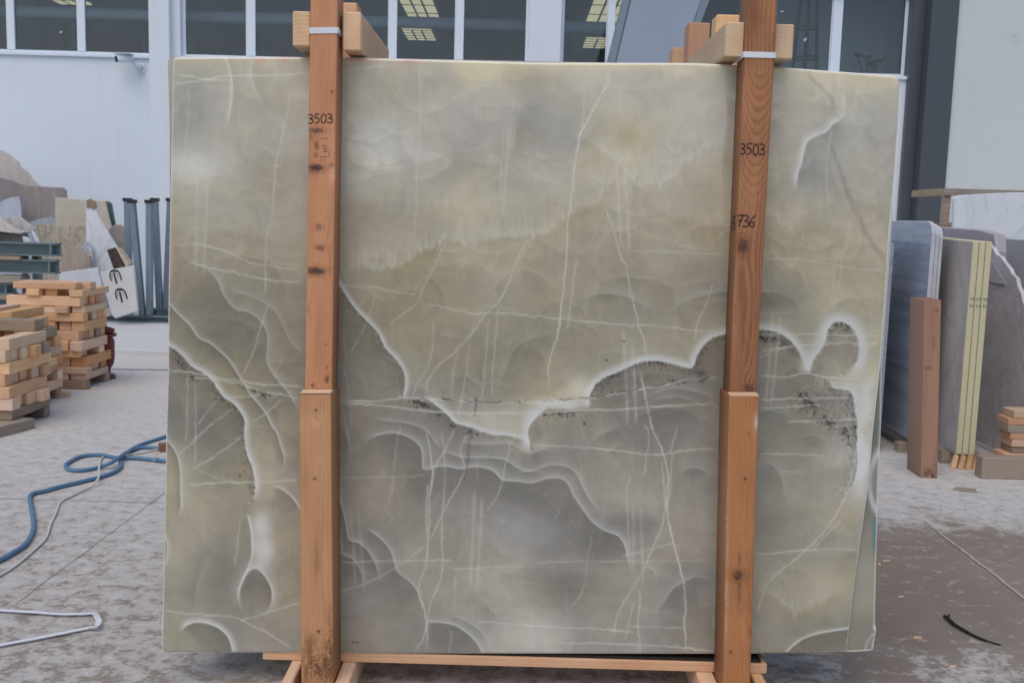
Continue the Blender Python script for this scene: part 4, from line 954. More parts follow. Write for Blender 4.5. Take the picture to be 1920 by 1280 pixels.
# the main contour
CA = [(634, 528), (665, 575), (707, 620), (724, 652), (744, 673), (758, 696), (761, 721), (755, 747)]
rim(CA, -1, .84, 8, .16, 34, 1.8, 0, .03, .14, 26); grain(CA, 1, 22, 503, .25)
CB = [(792, 747), (805, 749), (822, 761), (839, 775), (856, 792), (881, 799), (916, 811), (951, 815), (980, 822), (991, 831)]
rim(CB, -1, .92, 9, .22, 18, 2.4, .05, .02, .34, 22); grain(CB, 1, 12, 504, .28); specks([(845, 792), (870, 800), (900, 812)], 1, 26, 5, 505); specks([(757, 750), (790, 751), (815, 765), (835, 778)], 1, 60, 6, 506, dark=.8, off=1)
CC = [(992, 831), (988, 812), (992, 797), (998, 788), (1014, 772), (1030, 768)]
rim(CC, -1, .88, 14, .12, 30, 2.0, 0, .1, .4, 30)
blob(1050, 756, 52, 9, .8, None, 0, 4); blob(1000, 774, 22, 12, .7, None, -.3, 2); blob(925, 786, 62, 16, .22, (186, 186, 178), .1, 3)
CD = [(1096, 768), (1102, 760), (1104, 741), (1112, 724), (1132, 707), (1160, 695), (1185, 683), (1205, 676), (1233, 675), (1261, 680), (1296, 688), (1303, 671), (1315, 650), (1332, 634), (1356, 625), (1390, 618), (1423, 616), (1455, 620), (1480, 634), (1498, 656), (1509, 677), (1515, 699)]
rim(CD, -1, .95, 13, .20, 26, 3.2, .02, .02, .5, 36); grain(CD, 1, 16, 507, .28)
specks(CD[2:10], 1, 90, 6, 508); specks(CD[10:18], 1, 40, 7, 509); specks([(1425, 628), (1460, 632), (1486, 648)], 1, 46, 6, 510, dark=.8)
blob(1052, 769, 34, 3.5, .5, (70, 68, 70), 0, 4); specks([(1018, 772), (1085, 770)], 1, 40, 5, 511); specks([(1250, 710), (1330, 706)], 1, 40, 5, 512)
blob(1318, 703, 8, 6, .6, (50, 48, 50)); blob(1060, 742, 55, 14, .35, (205, 198, 180), -.15, 3); blob(1086, 722, 26, 20, .5, (206, 202, 190))
CE = [(1516, 699), (1520, 678), (1536, 656), (1547, 634), (1552, 616), (1563, 603), (1577, 601), (1595, 609), (1608, 627), (1613, 648), (1611, 674), (1599, 692), (1588, 704), (1570, 709)]
rim(CE, -1, .95, 19, .12, 26, 4.0, .02, .15, .35, 30); grain(CE, 1, 16, 513, .25); specks(CE[3:9], 1, 50, 8, 514, dark=.6)
CF = [(1548, 709), (1556, 715), (1565, 727), (1588, 729), (1599, 738), (1604, 763), (1608, 792), (1608, 835), (1609, 866), (1603, 900), (1588, 926)]
rim(CF, -1, .90, 14, .16, 24, 2.0, .05, .15, .3, 34); grain(CF, 1, 24, 515, .32); specks(CF[4:8], 1, 70, 8, 516)
specks([(1510, 730), (1530, 760), (1560, 785), (1590, 800)], 1, 90, 9, 517, (.8, 2.3)); specks([(1590, 800), (1600, 840)], 1, 30, 6, 518)
grain([(1500, 740), (1540, 775), (1580, 800)], 1, 26, 519, .32); grain([(1500, 740), (1540, 775), (1580, 800)], -1, 26, 520, .32)
blob(1621, 760, 12, 40, .6, None, .05, 4); blob(1620, 860, 11, 38, .78, None, .1, 4); blob(1630, 720, 18, 12, .4, None); blob(1612, 912, 10, 22, .4, None, .2, 3)
# comma in the upper right
CG = [(1580, 222), (1562, 231), (1548, 247), (1526, 256), (1512, 267), (1506, 287), (1502, 307), (1495, 326), (1492, 362)]
rim(CG, 1, .80, 10, .12, 26, 2.0, .06, .2, .15, 24); vein([(1583, 178), (1581, 200), (1578, 222)], .5, 3.0)
for x in (1556, 1572, 1578, 1604): vein([(x, 142), (x + 1, 175), (x - 1, 200)], .22, 2.2)
rim([(421, 104), (428, 121), (434, 146), (435, 174), (432, 202), (427, 231), (421, 250)], 1, .5, 4.5, .06, 20, 2.5, 0, .2)
rim([(478, 108), (470, 132), (474, 157), (484, 180), (500, 205)], 1, .30, 6, .03, 14, 2.5, 0, .3)
# dark purple hairlines
for pts, a, w_ in (([(1509, 130), (1531, 157), (1557, 183), (1566, 213)], .20, 4.0), ([(1555, 265), (1576, 320), (1593, 371), (1610, 405), (1627, 442), (1662, 492)], .20, 4.5),
                   ([(886, 796), (880, 834), (875, 880), (868, 905)], .40, 3.2), ([(893, 742), (890, 782)], .5, 2.0), ([(900, 690), (902, 716)], .35, 2.0), ([(826, 745), (836, 749), (862, 750)], .7, 2.0)):
    vein(pts, a, w_, 0, (70, 66, 78), .1)
# white hairlines
V = '''.55|325,141;356,143;382,149;398,148;421,142;457,141;525,142;578,136;650,132;742,121
.45|325,157;356,155;384,150;430,151
.34|547,157;539,208;528,259;519,298;515,343;511,394;500,447;498,524;497,560
.42|504,568;494,600;483,634;469,676;455,703
.22|351,160;354,190;352,230;347,270;346,300
.45|314,461;356,457;384,460;412,468;441,479;469,493;511,499;566,506
.24|384,462;440,472;500,488;566,500
.50|351,489;382,499;412,506;452,513;494,524;531,527;572,527
.42|637,533;671,537;707,540;744,548;783,552
.46|785,567;828,575;859,582;890,588;929,586;997,592;1047,597;1092,602;1137,606;1177,609;1219,610;1261,614;1303,619;1336,622
.62|312,694;351,697;384,703;421,710;452,713;491,721;539,721;568,725
.55|356,707;412,713;457,721;491,734;525,739;562,748
.35|430,744;470,742;500,736;530,738
.62|630,752;662,751;704,752;732,748;777,745;811,748;862,751;901,751;938,754;997,754;1036,752;1078,749;1115,745;1154,738;1205,728;1250,721;1295,710;1354,707
.55|1423,704;1477,706;1512,699;1541,706;1591,709;1652,713
.62|630,755;690,758;732,762;777,768;822,772;859,773;901,775;957,773;1036,773;1092,769;1149,768;1216,763;1261,761;1312,758;1350,756
.5|1423,749;1512,747;1599,745
.5|1423,626;1541,627;1652,630
.5|1423,659;1477,650;1541,645;1591,643;1652,645
.3|1423,670;1450,658;1477,651
.5|1423,765;1484,763;1541,758
.5|1473,790;1556,788;1645,783
.4|1423,850;1484,851;1552,855
.4|1430,483;1484,485;1556,494;1606,505;1662,506
.35|1180,470;1260,472;1360,477
.5|990,835;1050,836;1100,839;1156,844;1208,851;1247,851;1289,843;1348,841
.5|980,1171;1050,1175;1121,1178;1191,1185
.5|1040,1204;1068,1205;1156,1206;1261,1212;1340,1220
.3|1177,1173;1282,1177
.3|1163,1043;1208,1032;1261,1018
.25|1000,1054;1100,1052;1240,1052;1340,1048
.48|1416,1040;1476,1034;1513,1030;1608,1029
.42|1417,1157;1429,1120;1440,1091;1473,1062;1513,1029;1553,985;1575,952;1594,900;1607,845
.3|1525,1030;1550,1002;1580,970
.5|349,909;423,904;476,904;529,901;562,900
.28|370,880;405,894;450,905
.42|360,880;405,853;455,816
.42|335,853;370,818;402,790
.40|370,797;393,766;410,744
.32|393,797;415,780;440,765
.40|469,794;502,772;528,748
.42|451,1163;497,1149;562,1129
.42|307,1142;346,1149;434,1156;465,1168;511,1191;548,1216
.3|452,970;445,1010;441,1060
.66|1152,138;1135,166;1115,200;1098,233;1088,250;1083,278;1077,315;1073,357;1069,391;1064,428;1062,482;1057,538;1052,581;1047,623;1036,657;1029,688;1029,713;1026,740
.45|1142,130;1138,150;1133,168
.32|1092,152;1095,188;1091,242
.40|1080,480;1076,520;1070,570;1062,620
.48|1133,383;1149,428;1163,477;1174,499;1181,538;1188,572;1197,606;1208,643;1215,690
.58|1197,682;1205,716;1213,758;1222,800;1233,825;1245,853;1252,895;1251,931;1252,966;1261,1008;1275,1064;1284,1106;1284,1159;1286,1224
.42|1240,860;1246,920;1247,952;1240,990;1222,1029;1205,1071;1191,1096;1170,1127;1156,1159;1150,1196
.42|1198,1100;1200,1127;1196,1170;1201,1224
.30|1260,850;1258,900;1254,940
.30|1190,1127;1180,1160;1172,1200
.34|1270,795;1262,830;1255,850
.34|1207,795;1217,815;1212,860;1208,890
.3|1182,885;1175,920;1177,960;1180,1040
.34|1338,530;1322,575;1308,605;1303,640
.46|997,448;983,460;969,488;957,522;938,561;910,589;882,628;853,659;822,685;803,713;797,746
.34|934,572;931,614;925,679;922,744
.30|917,595;911,665;905,747
.34|814,603;811,648;800,693;780,721;775,743
.30|839,448;794,538;783,567;755,589;727,614
.25|705,550;697,580;680,620;655,665
.40|873,704;865,749;859,785
.25|845,755;850,700;860,650
.26|890,600;880,650;875,705
.5|797,797;806,843;811,892;806,931;804,987;799,1050;788,1089;785,1113;797,1145;797,1187;776,1224
.4|802,905;800,960;801,1015
.42|853,801;834,843;818,871;809,902;805,930
.42|878,811;864,843;871,881;853,920;828,966;811,1004;800,1018
.40|825,797;832,843;834,906;828,987;830,1050;825,1089;804,1141;800,1224
.28|751,793;741,850;737,910;721,962
.30|959,822;948,871;934,927;913,959
.28|633,1110;688,1092;741,1064;775,1040;800,1020
.38|635,1054;705,1052;797,1050;850,1050
.3|846,1068;910,1064;980,1059
.24|630,895;741,894;800,890
.38|890,1165;950,1168;1002,1173
.3|846,1180;843,1224
.26|853,1076;852,1120;850,1150
.22|640,760;650,800;655,830
.2|646,690;655,740;660,800
.2|730,445;733,490;725,520
.28|783,120;788,170;787,250;782,320;780,400;777,450
.24|962,180;958,240;950,320;944,400
.24|946,230;940,300;938,380
.3|1562,239;1554,273;1551,304;1549,343;1554,382;1557,416
.3|1595,410;1588,450;1580,480;1575,520;1560,590
.22|1568,480;1562,540;1555,580
.3|1490,243;1484,256
.35|352,699;351,797;348,830
.35|366,704;367,800;365,870
.22|1110,1000;1100,1060;1095,1100;1070,1140
.2|1435,480;1430,520;1445,560'''
for ln in V.split('\n'):
    a_, p_ = ln.split('|'); vein([tuple(float(t) for t in q.split(',')) for q in p_.split(';')], float(a_)*1.12, 1.30, float(a_)*.12)
rf_ = np.random.default_rng(77)
for i in range(190):
    x, y = rf_.uniform(310, 1650), rf_.uniform(120, 1210); an = rf_.normal(math.pi/2, .22) if rf_.random() < .62 else rf_.normal(.08, .16); L_ = rf_.uniform(18, 95); P_ = []
    for k in range(5): P_.append((x + math.cos(an)*L_*k/4 + rf_.normal(0, 2.4), y + math.sin(an)*L_*k/4 + rf_.normal(0, 1.6)))
    vein(P_, rf_.uniform(.07, .24), rf_.uniform(.9, 1.5), 0, None, .2, .8)
# paired rub marks left by the saw, pale and soft
for x0, y0, x1, y1, a in ((370, 321, 366, 520, .24), (389, 332, 381, 520, .24), (1156, 312, 1164, 470, .3), (1171, 312, 1180, 480, .3), (1168, 606, 1177, 800, .3), (1185, 634, 1193, 800, .34), (1187, 941, 1187, 1075, .22), (1201, 945, 1205, 1106, .24),
                          (890, 913, 881, 1106, .26), (904, 924, 893, 1117, .26), (656, 941, 667, 1103, .18), (670, 948, 684, 1117, .18), (1450, 575, 1435, 760, .28), (1464, 585, 1444, 765, .28), (955, 200, 940, 420, .16), (1060, 1090, 1062, 1200, .08)):
    vein([(x0, y0), ((x0+x1)/2 + 1, (y0+y1)/2), (x1, y1)], a, 2.6, a*.25, None, .12, .3)
# open crack: thin broken dark thread
ck = [(755, 747), (800, 748), (862, 751), (938, 755), (997, 755), (1036, 752), (1078, 749), (1115, 745), (1154, 738), (1205, 728), (1250, 721), (1295, 711), (1330, 707)]
P_ = smooth(ck, 5); P_[:, 1] += np.random.default_rng(3).normal(0, .8, len(P_)) - 1.2
sl_, D_, s_, T_ = dist(P_, 8); IMG[sl_] *= (1 - .55*np.exp(-(D_/.95)**2)*np.clip((vnoise(22, 22, 950)[sl_] - .38)*5, 0, 1))[..., None]
specks(ck[2:6], -1, 16, 2.5, 953, (.7, 1.4), .6, 0); specks([(330, 665), (350, 690), (375, 712)], 1, 24, 4, 954)
specks([(450, 715), (500, 735), (545, 742)], 1, 40, 4, 955, dark=.7)
# single pits
for x, y in ((663, 1203), (670, 1203), (1137, 675), (1096, 793), (405, 748), (450, 892), (1170, 640), (1095, 795), (1063, 780), (1148, 735)):
    blob(x - 3, y - 3, 2.2, 2.0, .0, (60, 58, 56))
    d_ = np.hypot(GX - x, GY - y); IMG *= (1 - .6*np.exp(-(d_/1.9)**2))[..., None]
# honey coloured skin along the top, pink crayon, blue-green rub on the left edge
yt_px = lambda x: np.interp(x, [300, 322, 640, 700, 860, 1000, 1300, 1464, 1600, 1684, 1700], [112, 107, 107, 109, 113, 117, 118, 126, 136, 142, 146])
de = GY - yt_px(GX); w_ = (.85*np.exp(-np.clip(de, 0, 99)/13)*(.35 + .65*np.clip((GX - 700)/120, 0, 1))*(.6 + .8*vnoise(90, 30, 970)))[..., None]
IMG = IMG*(1-np.clip(w_, 0, 1)) + np.array([200., 191., 156.])*np.clip(w_, 0, 1)
for x, wd, a in ((487, 13, .8), (532, 11, .75), (680, 28, .6), (770, 24, .8)):
    w_ = (a*np.exp(-((GX-x)/wd)**2)*np.exp(-(np.clip(de, 0, 99)/7)**1.4))[..., None]; IMG = IMG*(1-w_) + np.array([200., 110., 112.])*w_
w_ = (.5*np.exp(-((GX-319)/6)**2)*np.exp(-((GY-480)/60)**4))[..., None]; IMG = IMG*(1-w_) + np.array([190., 150., 125.])*w_
w_ = (.4*np.exp(-((GX-312)/4)**2)*np.exp(-((GY-800)/25)**2))[..., None]; IMG = IMG*(1-w_) + np.array([70., 130., 140.])*w_

SLAB_TOP_L, SLAB_BOT_L, SLAB_K = 1.0, 1.0, 1.0     # share of light each height receives (colour = photograph value / light)
LT = np.interp((GY - 100)/1130, [0, .25, .5, .75, 1], [1.0, .97, .92, .87, .83])
IMG *= (1 + .13*np.clip((GY - 650)/350, 0, 1) + .035*np.clip((480 - GY)/150, 0, 1))[..., None]
IMG = IMG*np.array([1.012, .998, .950])
mean_ = IMG.mean(2, keepdims=True); IMG = mean_ + (IMG - mean_)*(.80 - .14*np.clip((GY - 650)/350, 0, 1))[..., None]
srgb = np.clip(IMG/255., 0, 1); lin = np.where(srgb <= .04045, srgb/12.92, ((srgb + .055)/1.055)**2.4)
ALB = np.clip(lin/LT[..., None]*1.33, 0, .9)

def sample(px, py):
    fx_ = np.clip((px - RX0)/STEP, 0, RW - 1.001); fy_ = np.clip((py - RY0)/STEP, 0, RH - 1.001)
    ix, iy = fx_.astype(int), fy_.astype(int); tx, ty = (fx_-ix)[..., None], (fy_-iy)[..., None]
    return (ALB[iy, ix]*(1-tx) + ALB[iy, ix+1]*tx)*(1-ty) + (ALB[iy+1, ix]*(1-tx) + ALB[iy+1, ix+1]*tx)*ty

def at_np(px, py, Y):
    d = [FWD[i] + RGT[i]*(px-960)/FPX - UPV[i]*(py-640)/FPX for i in range(3)]; t = Y/d[1]
    return np.stack([d[0]*t, d[1]*t, CAM_H + d[2]*t], -1)

def grid_object(name, V3, C, mat, thick_vec, parent=None, origin=(0, 0, 0), back=True, edge=None, side_col=None):
    """face grid (ny,nx,3) with colours, closed to a solid with side walls and a back"""
    ny, nx = V3.shape[:2]; N = ny*nx; idx = np.arange(N).reshape(ny, nx)
    q = np.stack([idx[:-1, :-1], idx[1:, :-1], idx[1:, 1:], idx[:-1, 1:]], -1).reshape(-1, 4)
    ringi = np.concatenate([idx[0, :], idx[1:, -1], idx[-1, -2::-1], idx[-2:0:-1, 0]])
    vv = V3.reshape(-1, 3); cc_ = C.reshape(-1, 3); m = len(ringi)
    r1 = vv[ringi]; sc_ = cc_[ringi] if side_col is None else np.ones((m, 3))*np.array(side_col)
    if side_col is None: sc_ = np.stack([np.convolve(np.concatenate([sc_[-90:, c], sc_[:, c], sc_[:90, c]]), np.ones(121)/121, 'same')[90:-90] for c in range(3)], -1)*.94
    verts = np.vstack([vv, r1, r1 + np.array(thick_vec)]); cols = np.vstack([cc_, sc_, sc_])
    k = np.arange(m); k2 = (k + 1) % m
    side = np.stack([N + k, N + k2, N + m + k2, N + m + k], -1)
    loops = np.concatenate([q.ravel(), side.ravel(), (N + m + k)]); starts = np.concatenate([np.arange(len(q) + len(side))*4, [4*(len(q) + len(side))]])
    tot = np.concatenate([np.full(len(q) + len(side), 4), [m]])
    me = bpy.data.meshes.new(name); me.vertices.add(len(verts)); me.vertices.foreach_set('co', (verts - np.array(origin)).astype(np.float32).ravel())
    me.loops.add(len(loops)); me.loops.foreach_set('vertex_index', loops.astype(np.int32))
    me.polygons.add(len(starts)); me.polygons.foreach_set('loop_start', starts.astype(np.int32)); me.polygons.foreach_set('loop_total', tot.astype(np.int32))
    me.update(calc_edges=True); me.validate()
    at_ = me.attributes.new('Col', 'FLOAT_COLOR', 'POINT'); at_.data.foreach_set('color', np.hstack([cols, np.ones((len(cols), 1))]).astype(np.float32).ravel())
    me.materials.append(mat); o = bpy.data.objects.new(name, me); COL.objects.link(o); o.location = origin
    if parent is not None: o.parent = parent; o.matrix_parent_inverse = Matrix.Translation(-Vector(parent.location))
    return o

M['onyx'] = m_attr('polished_onyx', .17, 0, .5)
def slab_grid(left, right, top, bot, nx, ny, Y):
    s = np.linspace(0, 1, nx); t = np.linspace(0, 1, ny); S_, T_ = np.meshgrid(s, t)
    yl = 107 + T_*1117
    xl = np.interp(yl, *zip(*[(y, x) for x, y in left])); xr = np.interp(yl, *zip(*[(y, x) for x, y in right]))
    px = xl + (xr - xl)*S_
    y0 = np.interp(px, *zip(*top)); y1 = np.interp(px, *zip(*bot)); py = y0 + (y1 - y0)*T_
    return px, py, at_np(px, py, Y)
TOP1 = [(300, 112), (323, 112), (327, 107.5), (400, 106.5), (640, 107), (700, 109), (860, 113), (1000, 117), (1300, 118), (1464, 126), (1600, 136), (1676, 142), (1683, 145), (1687, 153)]
BOT1 = [(300, 1205), (303, 1216), (309, 1223), (700, 1225), (1200, 1226), (1400, 1226), (1590, 1221)]
LEFT1 = [(324, 107), (322, 190), (318, 400), (315, 560), (314, 700), (311, 800), (308, 950), (304, 1150), (302, 1190), (303, 1224)]
RIGHT1 = [(1688, 107), (1688, 160), (1684, 239), (1676, 343), (1668, 427), (1665, 476), (1660, 559), (1652, 663), (1644, 742), (1638, 797), (1630, 900), (1612, 1025), (1600, 1118), (1588, 1224)]
px, py, V3 = slab_grid(LEFT1, RIGHT1, TOP1, BOT1, 740, 610, Y0)
# chipped, chalky arris
ed = np.minimum.reduce([py - np.interp(px, *zip(*TOP1)), (np.interp(px, *zip(*BOT1)) - py)*1.3, (np.interp(py, *zip(*[(y, x) for x, y in RIGHT1])) - px)*1.1, (px - np.interp(py, *zip(*[(y, x) for x, y in LEFT1])))*1.2])
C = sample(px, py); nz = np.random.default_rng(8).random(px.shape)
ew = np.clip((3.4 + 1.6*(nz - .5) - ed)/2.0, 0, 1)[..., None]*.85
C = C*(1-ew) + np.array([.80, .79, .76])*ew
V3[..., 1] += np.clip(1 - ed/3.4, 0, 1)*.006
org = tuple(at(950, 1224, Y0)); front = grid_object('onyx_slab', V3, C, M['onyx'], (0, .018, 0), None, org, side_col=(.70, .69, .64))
tag(front, 'large translucent olive and white onyx slab with dark crack strapped upright on timber', 'onyx slab', 'onyx slabs of the strapped bundle')

# the second slab peeks out at both ends
px, py, V3 = slab_grid([(315, 107), (315, 125), (318, 230), (319, 400), (318, 1224)], [(1684, 107), (1684, 160), (1672, 400), (1656, 640), (1653, 677), (1651, 801), (1646, 911), (1642, 1084), (1640, 1175), (1643, 1186), (1637, 1224)],
                       [(314, 118), (317, 110), (322, 107), (640, 108), (1300, 121), (1684, 150)], [(315, 1222), (1600, 1221), (1632, 1219), (1640, 1214)], 420, 240, Y0 + .024)
n1 = np.interp(py, [100, 640, 760, 830, 870, 930, 1000, 1120, 1224], [.42, .30, .22, .20, .26, .22, .27, .36, .26])
rr = np.random.default_rng(5); wv = np.sin(px*.02 + py*.013) + .6*np.sin(px*.047 - py*.03 + 1.3) + .4*np.sin(py*.09)
lum = n1*(1 + .08*wv); C = np.stack([lum*1.03, lum, lum*.80], -1)
def arc(cx, cy, rx, ry, wd, a):
    global C
    d = np.abs(np.hypot((px-cx)/rx, (py-cy)/ry) - 1)*min(rx, ry); w_ = (a*np.exp(-(d/wd)**2))[..., None]; C = C*(1-w_) + np.array([.62, .64, .66])*w_
arc(1668, 905, 38, 68, 4.5, .85); arc(1660, 1225, 38, 46, 2.0, .5); arc(1672, 1230, 40, 60, 1.2, .5)
w_ = (.8*np.exp(-((px-1641)/5)**2)*np.exp(-((py-1000)/34)**4))[..., None]; C = C*(1-w_) + np.array([.05, .22, .28])*w_
w_ = (.8*np.exp(-((px-1650)/4)**2)*np.exp(-((py-805)/16)**4))[..., None]; C = C*(1-w_) + np.array([.05, .20, .26])*w_
ed = np.minimum((np.interp(py, *zip(*[(y, x) for x, y in [(1684, 107), (1684, 160), (1672, 400), (1656, 640), (1653, 677), (1651, 801), (1646, 911), (1642, 1084), (1640, 1175), (1643, 1186), (1637, 1224)]])) - px), (1220 - py))
ew = (np.clip((3.2 - ed)/2, 0, 1)*.8)[..., None]; C = C*(1-ew) + np.array([.72, .71, .66])*ew
second = grid_object('onyx_slab', V3, C, M['onyx'], (0, .018, 0), None, tuple(at(950, 1222, Y0 + .024)), side_col=(.62, .62, .57))
tag(second, 'second onyx slab showing as an olive strip with teal paint beyond the front slab', 'onyx slab', 'onyx slabs of the strapped bundle')
# inner slabs
zb_s, zt_s = at(950, 1222, Y0).z, at(950, 118, Y0).z - .01
xl_s, xr_s = at(322, 700, Y0).x + .01, at(1640, 700, Y0).x - .02
M['onyx_plain'] = m_stone('onyx_inner', (.22, .21, .165), (.36, .345, .28), (.6, .6, .6), .25, 1.8, .5)
for i in range(11):
    y = Y0 + .050 + i*.030
    tag(MB().box(xl_s + .01*(i % 3), xr_s - .012*(i % 2), y, y + .02, zb_s, zt_s - .006*(i % 3)).build('onyx_slab', M['onyx_plain'], None, bevel=.002, origin=(0, y, zb_s)),
        'onyx slab packed inside the strapped bundle behind the two visible slabs', 'onyx slab', 'inner onyx slabs of the strapped bundle')

# ------------------------------------------------------------------ timber clamp frame
frame = empty('timber_clamp_frame', (0, Y0, 0), 'timber frame of two strapped posts, cross beams and skids clamping the onyx bundle', 'timber frame')
def wood_rgb(c): 
    c = np.array(c, float)/255; return np.where(c <= .04045, c/12.92, ((c+.055)/1.055)**2.4)
M['post_wood'] = m_attr('planed_timber', .62, 90, .3)
def nz1(x, seed, cell):
    g = np.random.default_rng(seed).random(4000); f = x/cell + 500; i = f.astype(int); t = f - i; t = t*t*(3-2*t); return g[i % 4000]*(1-t) + g[(i+1) % 4000]*t
def nz2(x, y, seed, cx, cy):
    g = np.random.default_rng(seed).random((400, 400)); fx_, fy_ = x/cx + 60, y/cy + 60; ix, iy = fx_.astype(int), fy_.astype(int); tx, ty = fx_-ix, fy_-iy
    tx = tx*tx*(3-2*tx); ty = ty*ty*(3-2*ty); a = lambda j, i: g[j % 400, i % 400]
    return (a(iy, ix)*(1-tx) + a(iy, ix+1)*tx)*(1-ty) + (a(iy+1, ix)*(1-tx) + a(iy+1, ix+1)*tx)*ty
def post(tl, tr, bl, br_, Yf, depth, base, dark, knots, seed, cath=None, stains=(), ny=420, nx=44, gain=1.22, parent=None, name='post'):
    """front face of a planed post as a coloured grid: grain, knots, stains; solid box behind it"""
    s, t = np.meshgrid(np.linspace(0, 1, nx), np.linspace(0, 1, ny))
    py = tl[1] + (bl[1] - tl[1])*t
    xl = np.interp(py, [tl[1], bl[1]], [tl[0], bl[0]]); xr = np.interp(py, [tr[1], br_[1]], [tr[0], br_[0]]); px = xl + (xr - xl)*s
    V3 = at_np(px, py, Yf)
    u = (s - .5)*58; ph = u*.50 + 2.6*nz2(u, py, seed, 16, 420) + .5*nz2(u, py, seed+1, 6, 160)
    for kx, ky, rx_, ry_, st in knots:
        d = np.hypot((px-kx)/(rx_*2.6), (py-ky)/(ry_*4.5)); ph += 5.5*np.exp(-d**2)
    g = .5 + .5*np.sin(ph*2.0)
    if cath is not None:
        y0, y1, cx, kk, fr = cath; m = np.clip((py - y0)/60, 0, 1)*np.clip((y1 - py)/60, 0, 1)
        uu = (s - cx)*58; g2 = .5 + .5*np.sin((py + kk*uu*uu/10*-1)*fr + 5*nz2(u, py, seed+9, 30, 90)); g = g*(1-m) + (g2**3)*m
    fine = nz2(u, py, seed+2, .9, 26); blot = nz2(u, py, seed+3, 22, 90)
    b, dk = wood_rgb(base), wood_rgb(dark)
    w_ = np.clip(.16 + (.26 if cath is None else .40)*g + .34*(fine-.5) + .45*(blot - .5), 0, 1)[..., None]; C = b*(1-w_) + dk*w_
    for kx, ky, rx_, ry_, st in knots:
        d = np.hypot((px-kx)/rx_, (py-ky)/ry_); d = d*(1 + .5*(nz2(px, py, seed+13, 5, 4) - .5)); w_ = (st*np.exp(-d**5)*(.72 + .5*nz2(px, py, seed+14, 2.5, 2.5)))[..., None]; C = C*(1-np.clip(w_, 0, 1)) + wood_rgb((70, 48, 42))*np.clip(w_, 0, 1)
        w_ = (.35*st*np.exp(-(np.abs(d-1.4)/.35)**2))[..., None]; C = C*(1-w_) + dk*.7*w_
    for kx, ky, rx_, ry_, st, col in stains:
        d = np.hypot((px-kx)/rx_, (py-ky)/ry_); w_ = (st*np.exp(-d**2)*np.clip((nz2(px, py, seed+6, 1.7, 2.6)*.62 + nz2(px, py, seed+7, 7, 20)*.6 - .36)*2.4, 0, 1))[..., None]; C = C*(1-w_) + wood_rgb(col)*w_
    lum_ = C.mean(-1, keepdims=True); C = (lum_ + (C - lum_)*.92)*gain
    # eased edges
    e = np.minimum(s, 1-s)*58; V3[..., 1] += .004*np.clip(1 - e/2.6, 0, 1)**2
    o = grid_object(name, V3, C, M['post_wood'], (0, depth - .004, 0), parent or frame, tuple(at((tl[0]+tr[0])/2, bl[1], Yf)))
    return o
YU, YL = Y0 - .105, Y0 - .150
p_lu = post((582.5, -30), (634, -30), (571.5, 741), (622, 741), YU, .100, (194, 138, 98), (160, 100, 64),
            [(594, 245, 13, 5, .75), (594, 315, 16, 6.5, .95), (622, 310, 5, 4, .6), (597, 425, 7, 6, .5), (593, 508, 18, 8, .95), (600, 464, 9, 5, .7), (613, 710, 4, 7, .8), (622, 172, 2, 2.5, .8), (612, 646, 2, 3, .5), (613, 688, 2, 4, .6), (586, 722, 3, 3, .8), (577, 580, 3, 6, .3)],
            21, None, ((622, 330, 10, 22, .5, (222, 160, 128)), (583, 255, 12, 10, .5, (110, 75, 62)), (585, 322, 14, 8, .4, (80, 55, 48)), (632, 330, 5, 14, .5, (225, 190, 160))))
p_ll = post((561, 739), (620.5, 737), (565, 1310), (625, 1310), YL, .145, (186, 138, 96), (158, 108, 66),
            [(590, 897, 2.6, 2.8, .95), (597, 1183, 2.6, 2.8, .95), (592, 769, 2.4, 2.6, .9), (594, 1050, 5, 30, .3), (612, 1213, 2, 2, .6)],
            33, None, ((600, 1250, 40, 42, .85, (60, 42, 32)), (618, 1210, 6, 60, .7, (90, 52, 30)), (580, 1210, 10, 30, .5, (110, 60, 30)), (590, 790, 20, 14, .35, (226, 180, 130)), (600, 870, 14, 20, .25, (215, 165, 120))))
p_ru = post((1402, -30), (1459.5, -30), (1367.5, 745), (1417, 745), YU, .100, (168, 115, 77), (114, 69, 44),
            [(1393, 462, 11, 15, .9), (1391, 540, 4, 60, .35), (1404, 728, 11, 9, .75), (1410, 20, 14, 30, .25)],
            45, (110, 400, .55, -.55, .30), ((1400, 620, 12, 60, .35, (100, 56, 38)), (1418, 40, 16, 30, .4, (120, 60, 42)), (1375, 560, 6, 60, .4, (196, 150, 120)), (1372, 300, 5, 120, .3, (190, 150, 120))))
p_rl = post((1367.5, 743), (1423.5, 743), (1355, 1310), (1406, 1310), YL, .145, (172, 117, 72), (138, 86, 49),
            [(1384, 1079, 10, 10, .9), (1397, 897, 2.4, 2.6, .95), (1370, 1222, 2.2, 2.4, .95), (1386, 1110, 4, 22, .5), (1386, 1050, 3, 16, .4), (1404, 812, 2, 3, .6), (1350, 870, 5, 5, .4)],
            57, None, ((1418, 790, 5, 14, .8, (190, 180, 165)), (1362, 960, 4, 160, .45, (200, 165, 140)), (1405, 1180, 5, 80, .5, (110, 54, 30)), (1362, 1150, 3, 60, .4, (205, 180, 160))))
post((1734, 562), (1765, 564), (1727, 906), (1757, 906), 6.42, .24, (166, 128, 106), (136, 98, 78), [(1740, 690, 5, 2, .8), (1757, 582, 2.5, 2.5, .7), (1750, 640, 2, 8, .3)], 71, None, ((1744, 892, 16, 14, .95, (40, 34, 32)), (1756, 870, 5, 20, .5, (70, 58, 52))), 120, 20, 1.15, tb, 'post_timber')
